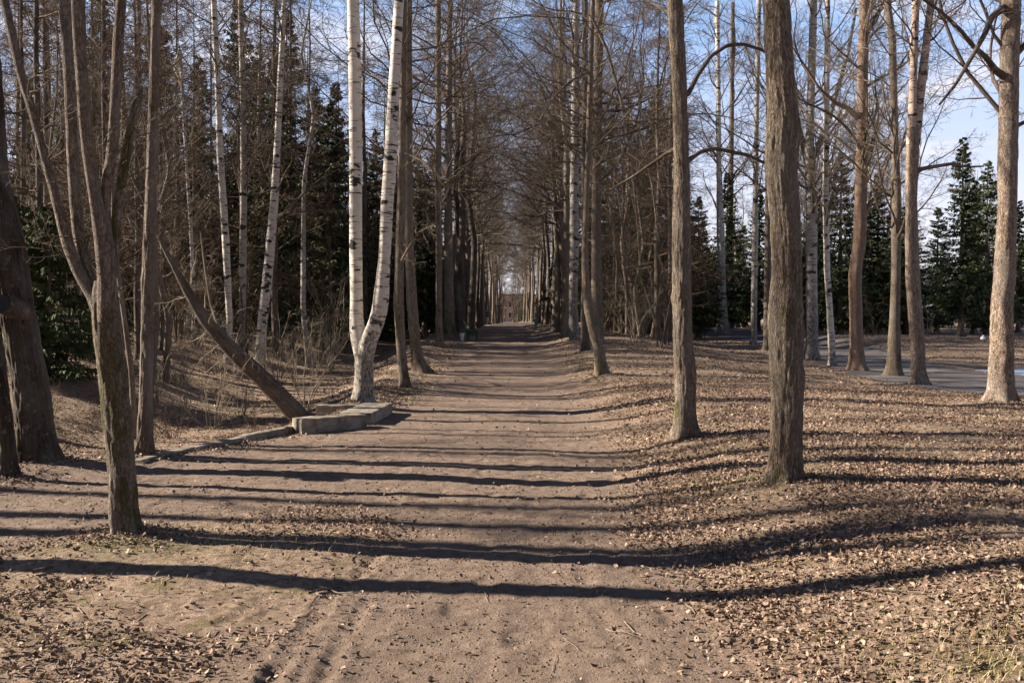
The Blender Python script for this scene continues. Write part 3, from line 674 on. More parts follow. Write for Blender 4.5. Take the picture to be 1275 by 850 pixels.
for q, (ks, dd, de) in enumerate(STEMS):
    K_ = []
    for j, (py, xl, xr) in enumerate(ks):
        dj = d + dd + de * j / len(ks); c = W((xl + xr) / 2, py, dj); K_.append([*c, (xr - xl) / 2 / F * dj * cph(xl)])
    a, bb = np.array(K_[-2]), np.array(K_[-1]); dr = (bb - a)[:3] / (bb - a)[2]; dr[:2] *= .5; cur = bb[:3].copy()
    for e in range(1, 6):
        cur = cur + dr * 1.5 + np.array([rs.uniform(-.15, .15), rs.uniform(-.15, .15), 0]); K_.append([*cur, bb[3] * (1 - e / 5 * .9)])
    C = smoothkeys(K_, 240)
    st = link('stem', trunk_mesh('stem_%d' % q, C, 40, M['maple'], base, .35, flare=False, seed=q + .7, knots=3, s0=2.), r2)
    link('crown', crown('stem_crown', C, M['twig'], base, 'upswept', 300 + q, t0=.55, detail=3, dens=.5), st)
C, o = limb(r2, 'stem', [(139,345,7.5),(143,300,6.5),(147,250,5.8),(156,200,5.6),(165,150,5.2),(171,128,5.5),(175,116,3.2),(176,110,.8)], d, d + .15, base, M['maple'], 20, seed=41)
mb = MB(); shoots(mb, smoothkeys([[*W(117, 380, d), .02], [*W(75, 250, d), .02], [*W(22, 60, d), .02]], 60), 12, .1, .9, .55, 5, .05)
shoots(mb, smoothkeys([[*W(150, 330, d), .02], [*W(165, 180, d), .02], [*W(172, 130, d), .02]], 40), 10, .1, .95, .5, 6, .1)
link('side_shoots', mkmesh('side_shoots', np.concatenate(mb.V) - base, np.concatenate(mb.Q), M['twig']), r2)

# twin birch
T = TR['BD']; base = T['base']; d = base[1]
r3 = empty('twin_birch', base, 'white birch forked low into two stems behind the concrete slabs', 'birch'); OCC.append((base[0], base[1]))
C = smoothkeys(keys3(T['keys'], base, False, 0), 160)
link('trunk', trunk_mesh('trunk_twin', C, 64, M['birch_mottled'], base, .6, seed=8.1), r3)
for q, (ks, de) in enumerate([([(452,443,462),(438,440,461),(425,437,459),(412,435,455),(401,435,453),(375,436,452),(300,435,451),(200,435,451),(100,434,450),(0,432,447)], .3),
        ([(452,445,464),(438,446,467),(426,448,470),(414,453,474),(401,459,479),(385,463,483),(375,464,484),(325,471,486),(250,474,490),(200,478,494),(100,484,498),(0,491,503)], -.4)]):
    K_ = []
    for j, (py, xl, xr) in enumerate(ks):
        dj = d + de * j / len(ks); c = W((xl + xr) / 2, py, dj); K_.append([*c, (xr - xl) / 2 / F * dj * cph(xl)])
    bb = np.array(K_[-1]); dr = np.array([(-.02, .06)[q], 0, 1.]); cur = bb[:3].copy()
    for e in range(1, 7):
        cur = cur + dr * 1.9 + np.array([rs.uniform(-.15, .15), rs.uniform(-.15, .15), 0]); K_.append([*cur, bb[3] * (1 - e / 6 * .93)])
    C = smoothkeys(K_, 260)
    st = link('stem', trunk_mesh('stem_birch', C, 32, M['birch'], base, .25, flare=False, seed=q + 5.7, knots=2, s0=(.75, .2)[q]), r3)
    link('crown', crown('stem_crown', C, M['twig'], base, 'birch', 310 + q, t0=.45, detail=4), st)
# S5 forked pale tree
T = TR['S5']; base = T['base']; d = base[1]
r5 = empty('forked_tree', base, 'pale trunk splitting into two upright stems, left of the thick one at the right edge', 'tree'); OCC.append((base[0], base[1]))
C = smoothkeys(keys3(T['keys'], base, False, 0), 200)
link('trunk', trunk_mesh('trunk_forked', C, 40, M['flaky'], base, .7, seed=9.1, knots=2), r5)
for q, ks in enumerate([[(180,1128,1143),(160,1129,1142),(130,1131,1142),(100,1132,1142),(0,1135,1145)], [(180,1132,1146),(160,1135,1148),(125,1139,1151),(50,1149,1159),(0,1155,1164)]]):
    K_ = [[*W((xl + xr) / 2, py, d), (xr - xl) / 2 / F * d * cph(xl)] for py, xl, xr in ks]
    bb = np.array(K_[-1]); dr = np.array([(0, .12)[q], 0, 1.]); cur = bb[:3].copy()
    for e in range(1, 6):
        cur = cur + dr * 1.7 + np.array([rs.uniform(-.15, .15), rs.uniform(-.15, .15), 0]); K_.append([*cur, bb[3] * (1 - e / 5 * .92)])
    C = smoothkeys(K_, 160)
    st = link('stem', trunk_mesh('stem_fork', C, 20, M['birch_warm'], base, .3, flare=False, seed=9.1 + q * 2, s0=2.6), r5)
    link('crown', crown('stem_crown', C, M['twig'], base, 'upswept', 330 + q, t0=.12, detail=4), st)
limb(r5, 'branch', [(1140,212,3),(1160,208,2.4),(1185,204,2),(1205,208,1.5),(1225,207,1)], d, d - .4, base, M['stem'], 6, sub=(12, .1, 1, .9, M['twig_dark']), seed=51)
# leaning trunk
pts = [(384,530,12),(375,521,12),(346,491,11.5),(320,465,10.5),(296,443,10),(276,422,8.5),(255,398,7.5),(235,365,6),(220,338,3.9),(203,306,2.9),(185,262,2.2),(165,222,1.7),(150,185,1.0)]
bp = G(375, 521); base = np.array([*W(378, 524, bp[1])]); 
rl = empty('leaning_tree', base, 'bare trunk leaning steeply left out of the gully beside the concrete slabs', 'tree'); OCC.append((base[0], base[1]))
C, o = limb(rl, 'trunk', pts, bp[1], bp[1] - 1.0, base, M['lime_dark'], 36, seed=61)
mb = MB(); shoots(mb, C, 34, .25, 1, 1.0, 62, .12); link('crown', mkmesh('crown_leaning', np.concatenate(mb.V) - base, np.concatenate(mb.Q), M['twig_pale']), rl)
limb(rl, 'branch', [(296,443,4),(285,425,3.4),(270,400,2.8),(262,375,2.2),(255,330,1.6),(250,290,1)], bp[1] - .3, bp[1] + .5, base, M['stem'], 8, sub=(14, .2, 1, .8, M['twig_pale']), seed=63)

# ------------------------------------------------------------------ concrete slabs + kerb
def slab_mesh(name, c, sz, rz, base):
    nx, ny_, nz_ = [max(2, int(s / .045)) for s in sz]
    mb = MB()
    # bevelled, worn box: grid on each face displaced by noise
    def face(o, u, v, nu, nv):
        a = np.linspace(0, 1, nu + 1); b__ = np.linspace(0, 1, nv + 1); A, B_ = np.meshgrid(a, b__)
        Pp = o[None, None] + A[..., None] * u + B_[..., None] * v; I = np.arange(Pp.shape[0] * Pp.shape[1]).reshape(Pp.shape[:2])
        mb.add(Pp.reshape(-1, 3), np.stack([I[:-1, :-1], I[:-1, 1:], I[1:, 1:], I[1:, :-1]], -1).reshape(-1, 4))
    sx, sy, sz_ = sz; o = np.array([-sx / 2, -sy / 2, -sz_ / 2]); ex, ey, ez = np.diag([sx, sy, sz_]).astype(float)
    face(o, ey, ex, ny_, nx); face(o + ez, ex, ey, nx, ny_); face(o, ex, ez, nx, nz_); face(o + ey, ez, ex, nz_, nx); face(o, ez, ey, nz_, ny_); face(o + ex, ey, ez, ny_, nz_)
    V = np.concatenate(mb.V); hs = np.array([sx, sy, sz_]) / 2; bv = .018
    inn = np.clip(V, -(hs - bv), hs - bv); dd = V - inn; L = np.linalg.norm(dd, axis=1, keepdims=True); V = inn + dd / np.maximum(L, 1e-6) * np.minimum(L, bv)
    wv = V + np.array(c)
    V = V + np.stack([fbm(wv[:, 0] * 7 + 3 * k, wv[:, 1] * 7, wv[:, 2] * 7, 3) - .5 for k in range(3)], -1) * .03
    cc, s2 = math.cos(rz), math.sin(rz); V = V @ np.array([[cc, s2, 0], [-s2, cc, 0], [0, 0, 1]])
    return mkmesh(name, V + np.array(c) - base, np.concatenate(mb.Q), M['concrete'])
A = G(375, 539); Bc = G(457, 532); Cc = G(489, 514)
rzA = math.atan2(Bc[1] - A[1], Bc[0] - A[0]); LA = np.hypot(*(Bc - A)[:2]); uA = (Bc - A)[:2] / LA
rzC = math.atan2(Cc[1] - Bc[1], Cc[0] - Bc[0]); LC = np.hypot(*(Cc - Bc)[:2]); uC = (Cc - Bc)[:2] / LC
zt = W(457, 516, Bc[1])[2]; nA = np.array([-uA[1], uA[0]]); nC = np.array([-uC[1], uC[0]])
def slab(name, label, c2, L, wd, ztop, H, rz):
    c = np.array([c2[0], c2[1], ztop - H / 2]); base = np.array([c2[0], c2[1], ztop - H])
    o = link(name, slab_mesh(name, c, (L, wd, H), rz, base), None, base); return tag(o, label, 'concrete slab', 'concrete slabs beside the path')
slab('concrete_slab', 'long weathered concrete slab facing the camera at the edge of the path, front one of three', A[:2] + uA * LA / 2 + nA * .17, LA, .34, zt + .004, .36, rzA)
slab('concrete_slab', 'wide concrete slab running back along the path, right one of three', Bc[:2] + uC * (.36 + (LC - .36) / 2) + nC * .27, LC - .36, .54, zt - .004, .34, rzC)
slab('concrete_slab', 'small sunken concrete slab nearest the twin birch, rear one of three', Bc[:2] + uC * (LC - .15) + nC * .95, .3, .78, zt - .03, .34, rzC)
kp = [(372, 534), (300, 549), (238, 562), (168, 578)]
for q in range(3):
    a = G(*kp[q]); b = G(*kp[q + 1]); L = np.hypot(*(b - a)[:2]) - .02; rz = math.atan2(b[1] - a[1], b[0] - a[0])
    c2 = (a + b)[:2] / 2; zt_ = (hgt(c2[0], c2[1], False)) + (.075, .065, .05)[q]; base = np.array([c2[0], c2[1], zt_ - .2])
    me = slab_mesh('kerb_stone', np.array([c2[0], c2[1], zt_ - .1]), (L, .14, .2), rz, base)
    o = link('kerb_stone', me, None, base)
    tag(o, ('kerb stone touching the concrete slabs, top of the gully', 'middle kerb stone of the three above the gully', 'kerb stone ending at the slim straight tree')[q], 'kerb', 'kerb stones along the gully edge')

# ------------------------------------------------------------------ benches, bins
def bench(loc, rz, label, concrete=True):
    r = empty('park_bench', loc, label, 'bench', 'green park benches', rz)
    for k in range(4):
        mb = MB(); mb.box((0, -.21 + k * .14, .45), (1.9, .11, .04)); link('seat_slat', mb.mesh('seat_slat', M['green'], smooth=False), r)
    for k in range(2):
        mb = MB(); mb.box((0, .31 + k * .07, .62 + k * .21), (1.9, .035, .15), rx=-.3); link('back_slat', mb.mesh('back_slat', M['green'], smooth=False), r)
    for sx in (-.75, .75):
        mb = MB(); mb.box((sx, -.22, .215), (.07, .08, .43)); mb.box((sx, .2, .215), (.07, .08, .43)); mb.box((sx, 0, .405), (.06, .5, .05)); mb.box((sx, .34, .66), (.06, .05, .56), rx=-.3)
        link('leg_frame', mb.mesh('leg_frame', M['green'], smooth=False), r)
    return r
def lathe(prof_, m=20):
    pr = np.array(prof_); th = np.arange(m) / m * 2 * math.pi
    V = np.stack([pr[:, None, 0] * np.cos(th), pr[:, None, 0] * np.sin(th), np.repeat(pr[:, 1:2], m, 1)], -1).reshape(-1, 3)
    I = np.arange(len(pr) * m).reshape(-1, m); J = np.roll(I, -1, 1); return V, np.stack([I[:-1], J[:-1], J[1:], I[1:]], -1).reshape(-1, 4)
URN = [(.001, 0), (.17, 0), (.18, .04), (.12, .08), (.15, .2), (.21, .42), (.24, .58), (.25, .62), (.22, .62), (.2, .56), (.12, .15), (.001, .12)]
def urn(loc, matr, label, sc=1.):
    V, q = lathe(URN); o = link('litter_urn', mkmesh('litter_urn', V * sc, q, matr), None, loc); return tag(o, label, 'litter bin', 'litter urns beside the avenue')
def gz(x, y): return float(hgt(x, y, False))
p = G(583, 424); bx, by = -2.75 * (p[1] / 46) if False else p[0] + .25, p[1] + .9
bench((bx - .1, by, gz(bx, by)), math.pi / 2, 'green slatted park bench left of the path, nearest to the camera')
urn((bx - .55, by - 1.0, gz(bx, by)), M['white'], 'short whitish litter urn beside the nearest green bench', .55)
p = G(602, 404); bench((p[0] - .1, p[1] + 1, gz(p[0], p[1])), math.pi / 2, 'green park bench farther up the avenue beside the white urn')
urn((p[0] + .35, p[1] - .6, gz(p[0], p[1])), M['white'], 'bright white litter urn left of the path, beside the farther bench', 1.35)
p = G(667, 405); urn((p[0], p[1], gz(p[0], p[1])), M['palegreen'], 'pale green litter urn right of the far path')
p = G(818, 408); bench((p[0], p[1], gz(p[0], p[1])), 0, 'green bench out among the trees right of the avenue')
p = G(1224, 423); V, q = lathe([(.001, 0), (.16, .01), (.2, .08), (.17, .18), (.08, .27), (.05, .3), (.09, .35), (.001, .36)], 12); V = V * .62 * (1 + .25 * (noise(V[:, 0:1] * 9, V[:, 1:2] * 9, V[:, 2:3] * 9) - .5))
tag(link('bag', mkmesh('bag', V, q, M['bag']), None, (p[0], p[1], gz(p[0], p[1]))), 'small white and bluish bag on the far bank under the spruces', 'bag')

# ------------------------------------------------------------------ building at the end of the avenue
BY = 232; bz = gz(0, BY) - .1
br = empty('park_building', (0.6, BY, bz), 'pinkish plastered building closing the far end of the avenue', 'building')
mb = MB(); mb.box((0, 4, 3.4), (14, 8, 6.8)); link('wall', mb.mesh('wall', M['plaster'], smooth=False), br)
mb = MB(); mb.box((0, 4, 6.95), (14.3, 8.3, .14)); mb.box((0, 4, 7.15), (11, 5, .3)); link('roof', mb.mesh('roof', M['roof'], smooth=False), br)
for r_ in range(2):
    for c_ in range(6):
        xw = -5.5 + c_ * 2.2
        mb = MB(); mb.box((xw, -.03, 1.9 + r_ * 2.7), (.95, .06, 1.5)); wo = link('window', mb.mesh('window', M['white'], smooth=False), br)
        mb = MB(); mb.box((xw, -.075, 1.9 + r_ * 2.7), (.75, .03, 1.3)); link('pane', mb.mesh('pane', M['glass'], smooth=False), wo)

BUILD_END = True
# ------------------------------------------------------------------ library trees
def lib_tree(name, H, r, matr, tw, spec, seed, t0, label, cat, bend=.4, detail=4, ls=1., minr=.006, dens=1., m=12):
    rng = np.random.RandomState(seed); n = 8; z = np.linspace(-.25, H, n)
    K_ = [[rng.uniform(-bend, bend) * .25 * (k > 0) + rng.uniform(-1, 1) * .0, rng.uniform(-bend, bend) * .25 * (k > 0), z[k], max(.012, r * (1 - .93 * (k / (n - 1))**1.1))] for k in range(n)]
    C = smoothkeys(K_, 90); root = empty(name, (0, 0, 0), label, cat)
    link('trunk', trunk_mesh('trunk_' + name, C, m, M[matr], (0, 0, 0), .6, seed=seed + .3), root)
    link('crown', crown('crown_' + name, C, M[tw], (0, 0, 0), spec, seed, t0=t0, detail=detail, lscale=ls, minr=minr, dens=dens), root)
    return root
def spruce(name, H, W_, seed, label, z0=.12, matn='needle', dens=1., fine=1.):
    rng = np.random.RandomState(seed); root = empty(name, (0, 0, 0), label, 'spruce')
    C = smoothkeys([[0, 0, -.25, H * .017], [0.02, 0, H * .5, H * .010], [0, .02, H * .99, .01]], 40)
    link('trunk', trunk_mesh('trunk_spruce', C, 10, M['lime_dark'], (0, 0, 0), .5, seed=seed), root)
    nb = int(H * 30 * dens); zf = z0 + (1 - z0) * rng.uniform(0, 1, nb)**1.15; az = rng.uniform(0, 2 * math.pi, nb)
    Lb = W_ * (1 - zf)**.85 * rng.uniform(.72, 1.12, nb) * (.45 + .55 * ss(z0 - .02, z0 + .12, zf)) + .12
    drop = -.32 + .5 * zf; K = 6; u_ = np.linspace(0, 1, K)
    dirx = np.stack([np.cos(az), np.sin(az)], -1)
    P = np.zeros((nb, K, 3)); P[..., :2] = dirx[:, None] * (Lb[:, None] * u_)[..., None]
    P[..., 2] = zf[:, None] * H + Lb[:, None] * (drop[:, None] * u_ + .16 * u_**2.5)
    mb = MB(); mb.add(*tubes(P, np.repeat(np.linspace(.018, .004, K)[None], nb, 0), 3)); nbr = len(np.concatenate(mb.Q))
    # sprays
    ns = int(24 / fine); bid = np.repeat(np.arange(nb), ns); tt = rng.uniform(.12, 1.0, len(bid)); x = tt * (K - 1); i = np.minimum(x.astype(int), K - 2); f = (x - i)[:, None]
    st = P[bid, i] * (1 - f) + P[bid, i + 1] * f; sd = rng.choice([-1, 1], len(bid)); fw = dirx[bid]; pr = np.stack([-fw[:, 1], fw[:, 0]], -1) * sd[:, None]
    dr = np.concatenate([fw * .75 + pr * rng.uniform(.25, 1.1, len(bid))[:, None], rng.uniform(-.75, .05, len(bid))[:, None]], -1); dr = nrm(dr)
    ln = (.16 + .26 * Lb[bid] * (1 - tt * .6)) * rng.uniform(.6, 1.15, len(bid)); ln = np.minimum(ln, .75) * (.75 if fine == 1 else .42)
    sw = nrm(np.cross(dr, np.array([0, 0, 1.]) + rng.normal(size=dr.shape) * .35)) * (.026 + .034 * rng.uniform(0, 1, len(bid)))[:, None] * (1 if fine == 1 else .4)
    e1 = st + dr * (ln * .5)[:, None]; e2 = st + dr * ln[:, None] + np.array([0, 0, -.05]); 
    Vq = np.stack([st - sw * .5, st + sw * .5, e1 + sw, e2 + sw * .2, e2 - sw * .2, e1 - sw], 1).reshape(-1, 3); I = np.arange(len(bid))[:, None] * 6
    Qn = np.concatenate([I + np.array([[0, 1, 2, 5]]), I + np.array([[5, 2, 3, 4]])]); mb.add(Vq, Qn)
    tint = np.clip(rng.normal(.45, .22, len(bid)) + .25 * (tt - .5), 0, 1); tall = np.concatenate([np.full(nbr, .3), tint, tint])
    link('crown', mb.mesh('crown_spruce', M[matn], {'tint': ('FACE', 'FLOAT', tall)}), root)
    return root
def shrub(name, H, n, seed, matr, label, spread=35, cat='shrub', sub=(5, 5)):
    rng = np.random.RandomState(seed); root = empty(name, (0, 0, 0), label, cat)
    az = rng.uniform(0, 2 * math.pi, n); an = np.radians(rng.uniform(3, spread, n)); K = 9; P = np.zeros((n, K, 3))
    P[:, 0] = np.stack([np.cos(az) * .12, np.sin(az) * .12, np.full(n, -.08)], -1) * rng.uniform(.2, 1.5, n)[:, None]; P[:, 0, 2] = -.08
    c = np.stack([np.cos(az) * np.sin(an), np.sin(az) * np.sin(an), np.cos(an)], -1); ln = H * rng.uniform(.6, 1.05, n)
    for k in range(1, K):
        P[:, k] = P[:, k - 1] + c * (ln / (K - 1))[:, None]; c = nrm(c + rng.normal(size=c.shape) * .12 + np.array([0, 0, .06]))
    R = (.006 + .006 * H * rng.uniform(.3, 1, n))[:, None] * np.linspace(1, .3, K)
    mb = MB(); mb.add(*tubes(P, R, 6)); link('stems', mb.mesh('stems_' + name, M[matr]), root); mb = MB()
    b2 = children(P, R, sub[0], .15, 1, (25, 60), .38, 6, rng, .55, .05, .2, .0035); mb.add(*tubes(*b2, 4))
    b3 = children(*b2, sub[1], .1, 1, (25, 60), .5, 4, rng, .6, .03, .22, .0028); mb.add(*tubes(*b3, 3))
    b4 = children(*b3, 2, .1, 1, (25, 60), .6, 3, rng, .6, .03, .2, .0024); mb.add(*tubes(*b4, 3))
    link('crown', mb.mesh('crown_' + name, M[matr]), root); return root
used = set()
def put(proto, x, y, rz, sc, label, group, occ=True):
    loc = (x, y, gz(x, y))
    if occ: OCC.append((x, y))
    if proto.name not in used:
        used.add(proto.name); proto.location = loc; proto.rotation_euler = (0, 0, rz); proto.scale = (sc[0], sc[0], sc[1]); proto['label'] = label; proto['group'] = group; return proto
    return copy_thing(proto, loc, rz, sc, label, group)
L = {}
for i in range(4): L['lime%d' % i] = lib_tree('lime_tree', 21, .20, ['lime', 'lime_dark', 'lime', 'stem'][i], ['twig', 'twig_brown', 'twig', 'twig_dark'][i], 'lime', 60 + i, [.32, .38, .28, .45][i], 'x', 'tree', bend=1.2, minr=.0045)
for i in range(3): L['birch%d' % i] = lib_tree('birch_tree', 20, .12, ['birch', 'birch_rough', 'birch_rough'][i], 'twig_dark' if i else 'twig', 'birch', 70 + i, [.35, .45, .4][i], 'x', 'birch', bend=1.4)
for i in range(3): L['bare%d' % i] = lib_tree('bare_tree', 18, .13, ['lime_dark', 'stem', 'lime'][i], ['twig_dark', 'twig_brown', 'twig'][i], 'upswept', 80 + i, [.2, .3, .25][i], 'x', 'tree', bend=1.6)
for i in range(3): L['larch%d' % i] = lib_tree('larch_tree', 19, .15, 'lime_dark', 'twig_brown', 'larch', 90 + i, .12, 'x', 'larch', bend=.3, minr=.006)
for i in range(3): L['spruce%d' % i] = spruce('spruce_tree', 11, [2.4, 2.0, 2.7][i], 100 + i, 'x', z0=[.07, .12, .05][i])
L['fir'] = spruce('young_fir', 3.4, 1.5, 110, 'x', z0=.03, matn='needle_light', dens=1.3, fine=.4)
for i in range(4): L['shrub%d' % i] = shrub('bare_shrub', [1.9, 2.6, 1.5, 3.4][i], [9, 7, 10, 6][i], 120 + i, ['twig_pale', 'twig_pale', 'twig_brown', 'twig_pale'][i], 'x', [38, 28, 45, 20][i])
for i in range(2): L['sap%d' % i] = shrub('sapling', [5.5, 7][i], [4, 3][i], 130 + i, ['twig_brown', 'twig'][i], 'x', 12, 'sapling', (9, 5))

R_ = np.random.RandomState(11)
# avenue rows
GL = 'trees of the left avenue row'; GRr = 'trees of the right avenue row'
y = 50.0; ai = 0; ORD = ['third', 'fourth', 'fifth', 'sixth', 'seventh', 'eighth', 'ninth', 'tenth']
while y < 172:
    lab_ = lambda side: ('%s lime trunk past the nearest bench in the %s avenue row' % (ORD[ai], side)) if ai < 8 else 'small far lime trunk near the end of the %s avenue row' % side
    k = R_.choice(['lime0', 'lime1', 'lime2', 'lime3'])
    put(L[k], -3.3 - R_.uniform(-.25, .35) + max(0, y - 110) * .018, y + R_.uniform(-.6, .6), R_.uniform(0, 6.3), (R_.uniform(.75, 1.25), R_.uniform(.9, 1.1)), lab_('left'), GL)
    k = R_.choice(['lime0', 'lime1', 'lime2', 'lime3'])
    put(L[k], 3.05 + R_.uniform(-.25, .35) - max(0, y - 110) * .014, y + R_.uniform(-.6, .6), R_.uniform(0, 6.3), (R_.uniform(.75, 1.25), R_.uniform(.9, 1.1)), lab_('right'), GRr)
    y += 3.9 + y * .012; ai += 1
for px, dd, lb in [(577, 50, 'dark lime trunk right behind the nearest bench'), (585, 57, 'dark lime trunk next past the nearest bench on the left')]: put(L['lime1'], (px - 638) / F * dd - .0, dd, R_.uniform(0, 6), (1.2, 1), lb, GL)
for px, dd, lb in [(703, 43, 'lime trunk just left of the pale flaking trunk in the right avenue row'), (695, 50, 'second lime trunk left of the pale flaking one in the right avenue row')]: put(L['lime2'], (px - 638) / F * dd, dd, R_.uniform(0, 6), (.9, 1), lb, GRr)
def free(x, y, r):
    return all((x - a)**2 + (y - b)**2 > r * r for a, b in OCC)
def px_of(x, y): return 638 + F * x / y
PLACES = [(-400, 40, 'behind the thick dark trunk at the left edge'), (40, 120, 'behind the stems of the mossy tree'), (120, 205, 'behind the slim straight trunk at the kerb end'), (205, 300, 'above the leaning trunk'),
    (300, 365, 'behind the leaning white birch'), (365, 430, 'just left of the twin birch'), (430, 500, 'behind the twin birch'), (500, 560, 'behind the nearest left avenue trunks'), (560, 638, 'at the avenue end, left side'),
    (638, 705, 'at the avenue end, right side'), (705, 760, 'behind the bowed avenue trunk'), (760, 838, 'between the bowed and smooth dark trunks'), (838, 950, 'between the smooth dark and knotty trunks'),
    (950, 1003, 'behind the big knotty trunk'), (1003, 1055, 'behind the thin white birch'), (1055, 1125, 'behind the reddish trunk by the road'), (1125, 1225, 'left of the thick edge trunk'), (1225, 1800, 'beyond the pond at the right edge')]
def placed(kind, x, y, big, deep):
    p = px_of(x, y); pl = [q for a, b, q in PLACES if a <= p < b]
    return '%s %s %s, %s' % ('tall' if big else 'low', kind, pl[0] if pl else 'outside the picture', 'farther back' if y > deep else 'nearer')
def scatter(n, region, kinds, label, group, rmin, sc=(.85, 1.15), szh=(.85, 1.15), ok=None, occ=True):
    c = 0; tries = 0
    while c < n and tries < n * 60:
        tries += 1; x = R_.uniform(region[0], region[1]); y = R_.uniform(region[2], region[3])
        if ok and not ok(x, y): continue
        if occ and not free(x, y, rmin): continue
        q = R_.uniform(*szh); kk = R_.choice(kinds); kd = {'spruce': 'dark spruce', 'larch': 'brown feathery larch', 'birch': 'pale birch', 'bare': 'bare tree', 'shrub': 'bare shrub', 'sap': 'thin sapling'}[kk.rstrip('0123456789')]
        lb = placed(kd, x, y, q > sum(szh) / 2, 60); put(L[kk], x, y, R_.uniform(0, 6.28), (R_.uniform(*sc), q), lb, lb.split(',')[0].replace('tall ', '').replace('low ', ''), occ); c += 1
# left wood
okL = lambda x, y: x < -6.2 - .012 * y and gdist(x, y) > 3 and px_of(x, y) > -350
scatter(9, (-42, -6, 34, 66), ['birch1', 'birch1', 'birch2'], 'birch trunk inside the left wood beyond the gully', 'birches in the left wood', 1.5, ok=lambda x, y: okL(x, y) and px_of(x, y) < 520)
scatter(52, (-46, -7, 28, 90), ['bare0', 'bare1', 'bare2', 'larch0', 'larch1'], 'bare brown tree inside the left wood beyond the gully', 'bare trees in the left wood', 1.5, ok=okL)
scatter(38, (-50, -8, 32, 100), ['larch0', 'larch1', 'larch2'], 'feathery brown larch deep in the left wood', 'larches in the left wood', 2.0, ok=okL)
scatter(46, (-48, -8, 42, 95), ['spruce0', 'spruce1', 'spruce2'], 'dark spruce deep in the left wood', 'spruces in the left wood', 2.2, ok=okL, szh=(.7, 1.35))
for px, y_, s in [(345, 40, 1.15), (150, 48, 1.2), (40, 44, 1.1), (420, 60, 1.5), (250, 48, 1.3), (300, 52, 1.7), (200, 56, 1.8), (395, 66, 1.6), (470, 74, 1.5), (520, 80, 1.5), (130, 50, 1.7), (360, 46, 1.5), (90, 58, 1.6), (540, 90, 1.6), (325, 70, 1.9)]:
    put(L['spruce%d' % (px % 3)], (px - 638) / F * y_, y_, px, (1.0 + max(0, s - 1.2) * .6, s), placed('dark pointed spruce', (px - 638) / F * y_, y_, s > 1.3, 60), 'spruces in the left wood')
scatter(12, (-16, -6, 21, 32), ['bare0', 'bare1', 'larch0', 'bare2'], 'slim bare tree in the thicket just behind the thick dark trunk', 'slim trees behind the thick dark trunk', 1.2, (.5, .8), (.7, .95), ok=lambda x, y: px_of(x, y) < 215 and px_of(x, y) > -120 and gdist(x, y) > 2.5)
scatter(26, (-26, -6.5, 55, 112), ['spruce0', 'spruce1', 'spruce2'], 'dark spruce behind the left avenue row', 'spruces behind the left avenue row', 1.6, szh=(.6, 1.2), ok=lambda x, y: x < -6.5 and 330 < px_of(x, y))
scatter(24, (6.5, 30, 60, 112), ['spruce0', 'spruce1', 'spruce2'], 'dark spruce behind the right avenue row', 'spruces behind the right avenue row', 1.6, szh=(.6, 1.1), ok=lambda x, y: px_of(x, y) < 900)
scatter(16, (-2.6, 4.2, 174, 226), ['bare0', 'bare1', 'larch1'], 'bare tree standing before the pinkish building', 'bare trees before the pinkish building', 1.0, (.6, 1.1), (.45, .95))
scatter(30, (-48, -7, 104, 186), ['spruce0', 'spruce1', 'spruce2'], 'dark spruce of the wood beside the far end of the avenue', 'spruces beside the far end of the avenue', 2.5, (1.1, 1.6), (1.1, 1.7), ok=lambda x, y: x < -7)
scatter(26, (-40, -7, 104, 186), ['larch0', 'larch1', 'bare1'], 'bare tree of the wood beside the far end of the avenue', 'bare trees beside the far end of the avenue', 2.0, ok=lambda x, y: x < -7)
# right wood
def okR(x, y):
    p = px_of(x, y); return x > 6.2 and road_sd(np.array([x]), np.array([y]))[0] < -1.0 and p < 1500
scatter(14, (6, 40, 55, 90), ['birch0', 'birch1', 'birch2'], 'birch trunk inside the right wood behind the road', 'birches in the right wood', 2.0, ok=lambda x, y: okR(x, y) and px_of(x, y) < 1120)
scatter(34, (6.5, 60, 50, 105), ['bare0', 'bare1', 'bare2', 'larch2'], 'bare tree inside the right wood behind the road', 'bare trees in the right wood', 2.0, szh=(.6, .95), ok=lambda x, y: okR(x, y) and (px_of(x, y) < 1130 or y > 85))
scatter(44, (7, 60, 52, 110), ['spruce0', 'spruce1', 'spruce2'], 'dark spruce inside the right wood', 'spruces in the right wood', 2.0, szh=(.55, .95), ok=lambda x, y: okR(x, y) and px_of(x, y) < 1135)
scatter(16, (6, 16, 40, 75), ['larch0', 'larch2', 'bare1'], 'brown tree crowding behind the right avenue row', 'brown trees behind the right avenue row', 1.8, ok=lambda x, y: px_of(x, y) < 850)
scatter(22, (38, 95, 85, 130), ['spruce1', 'spruce2', 'bare0'], 'tree of the low wood far beyond the pond', 'far trees beyond the pond', 3, szh=(.5, .85))
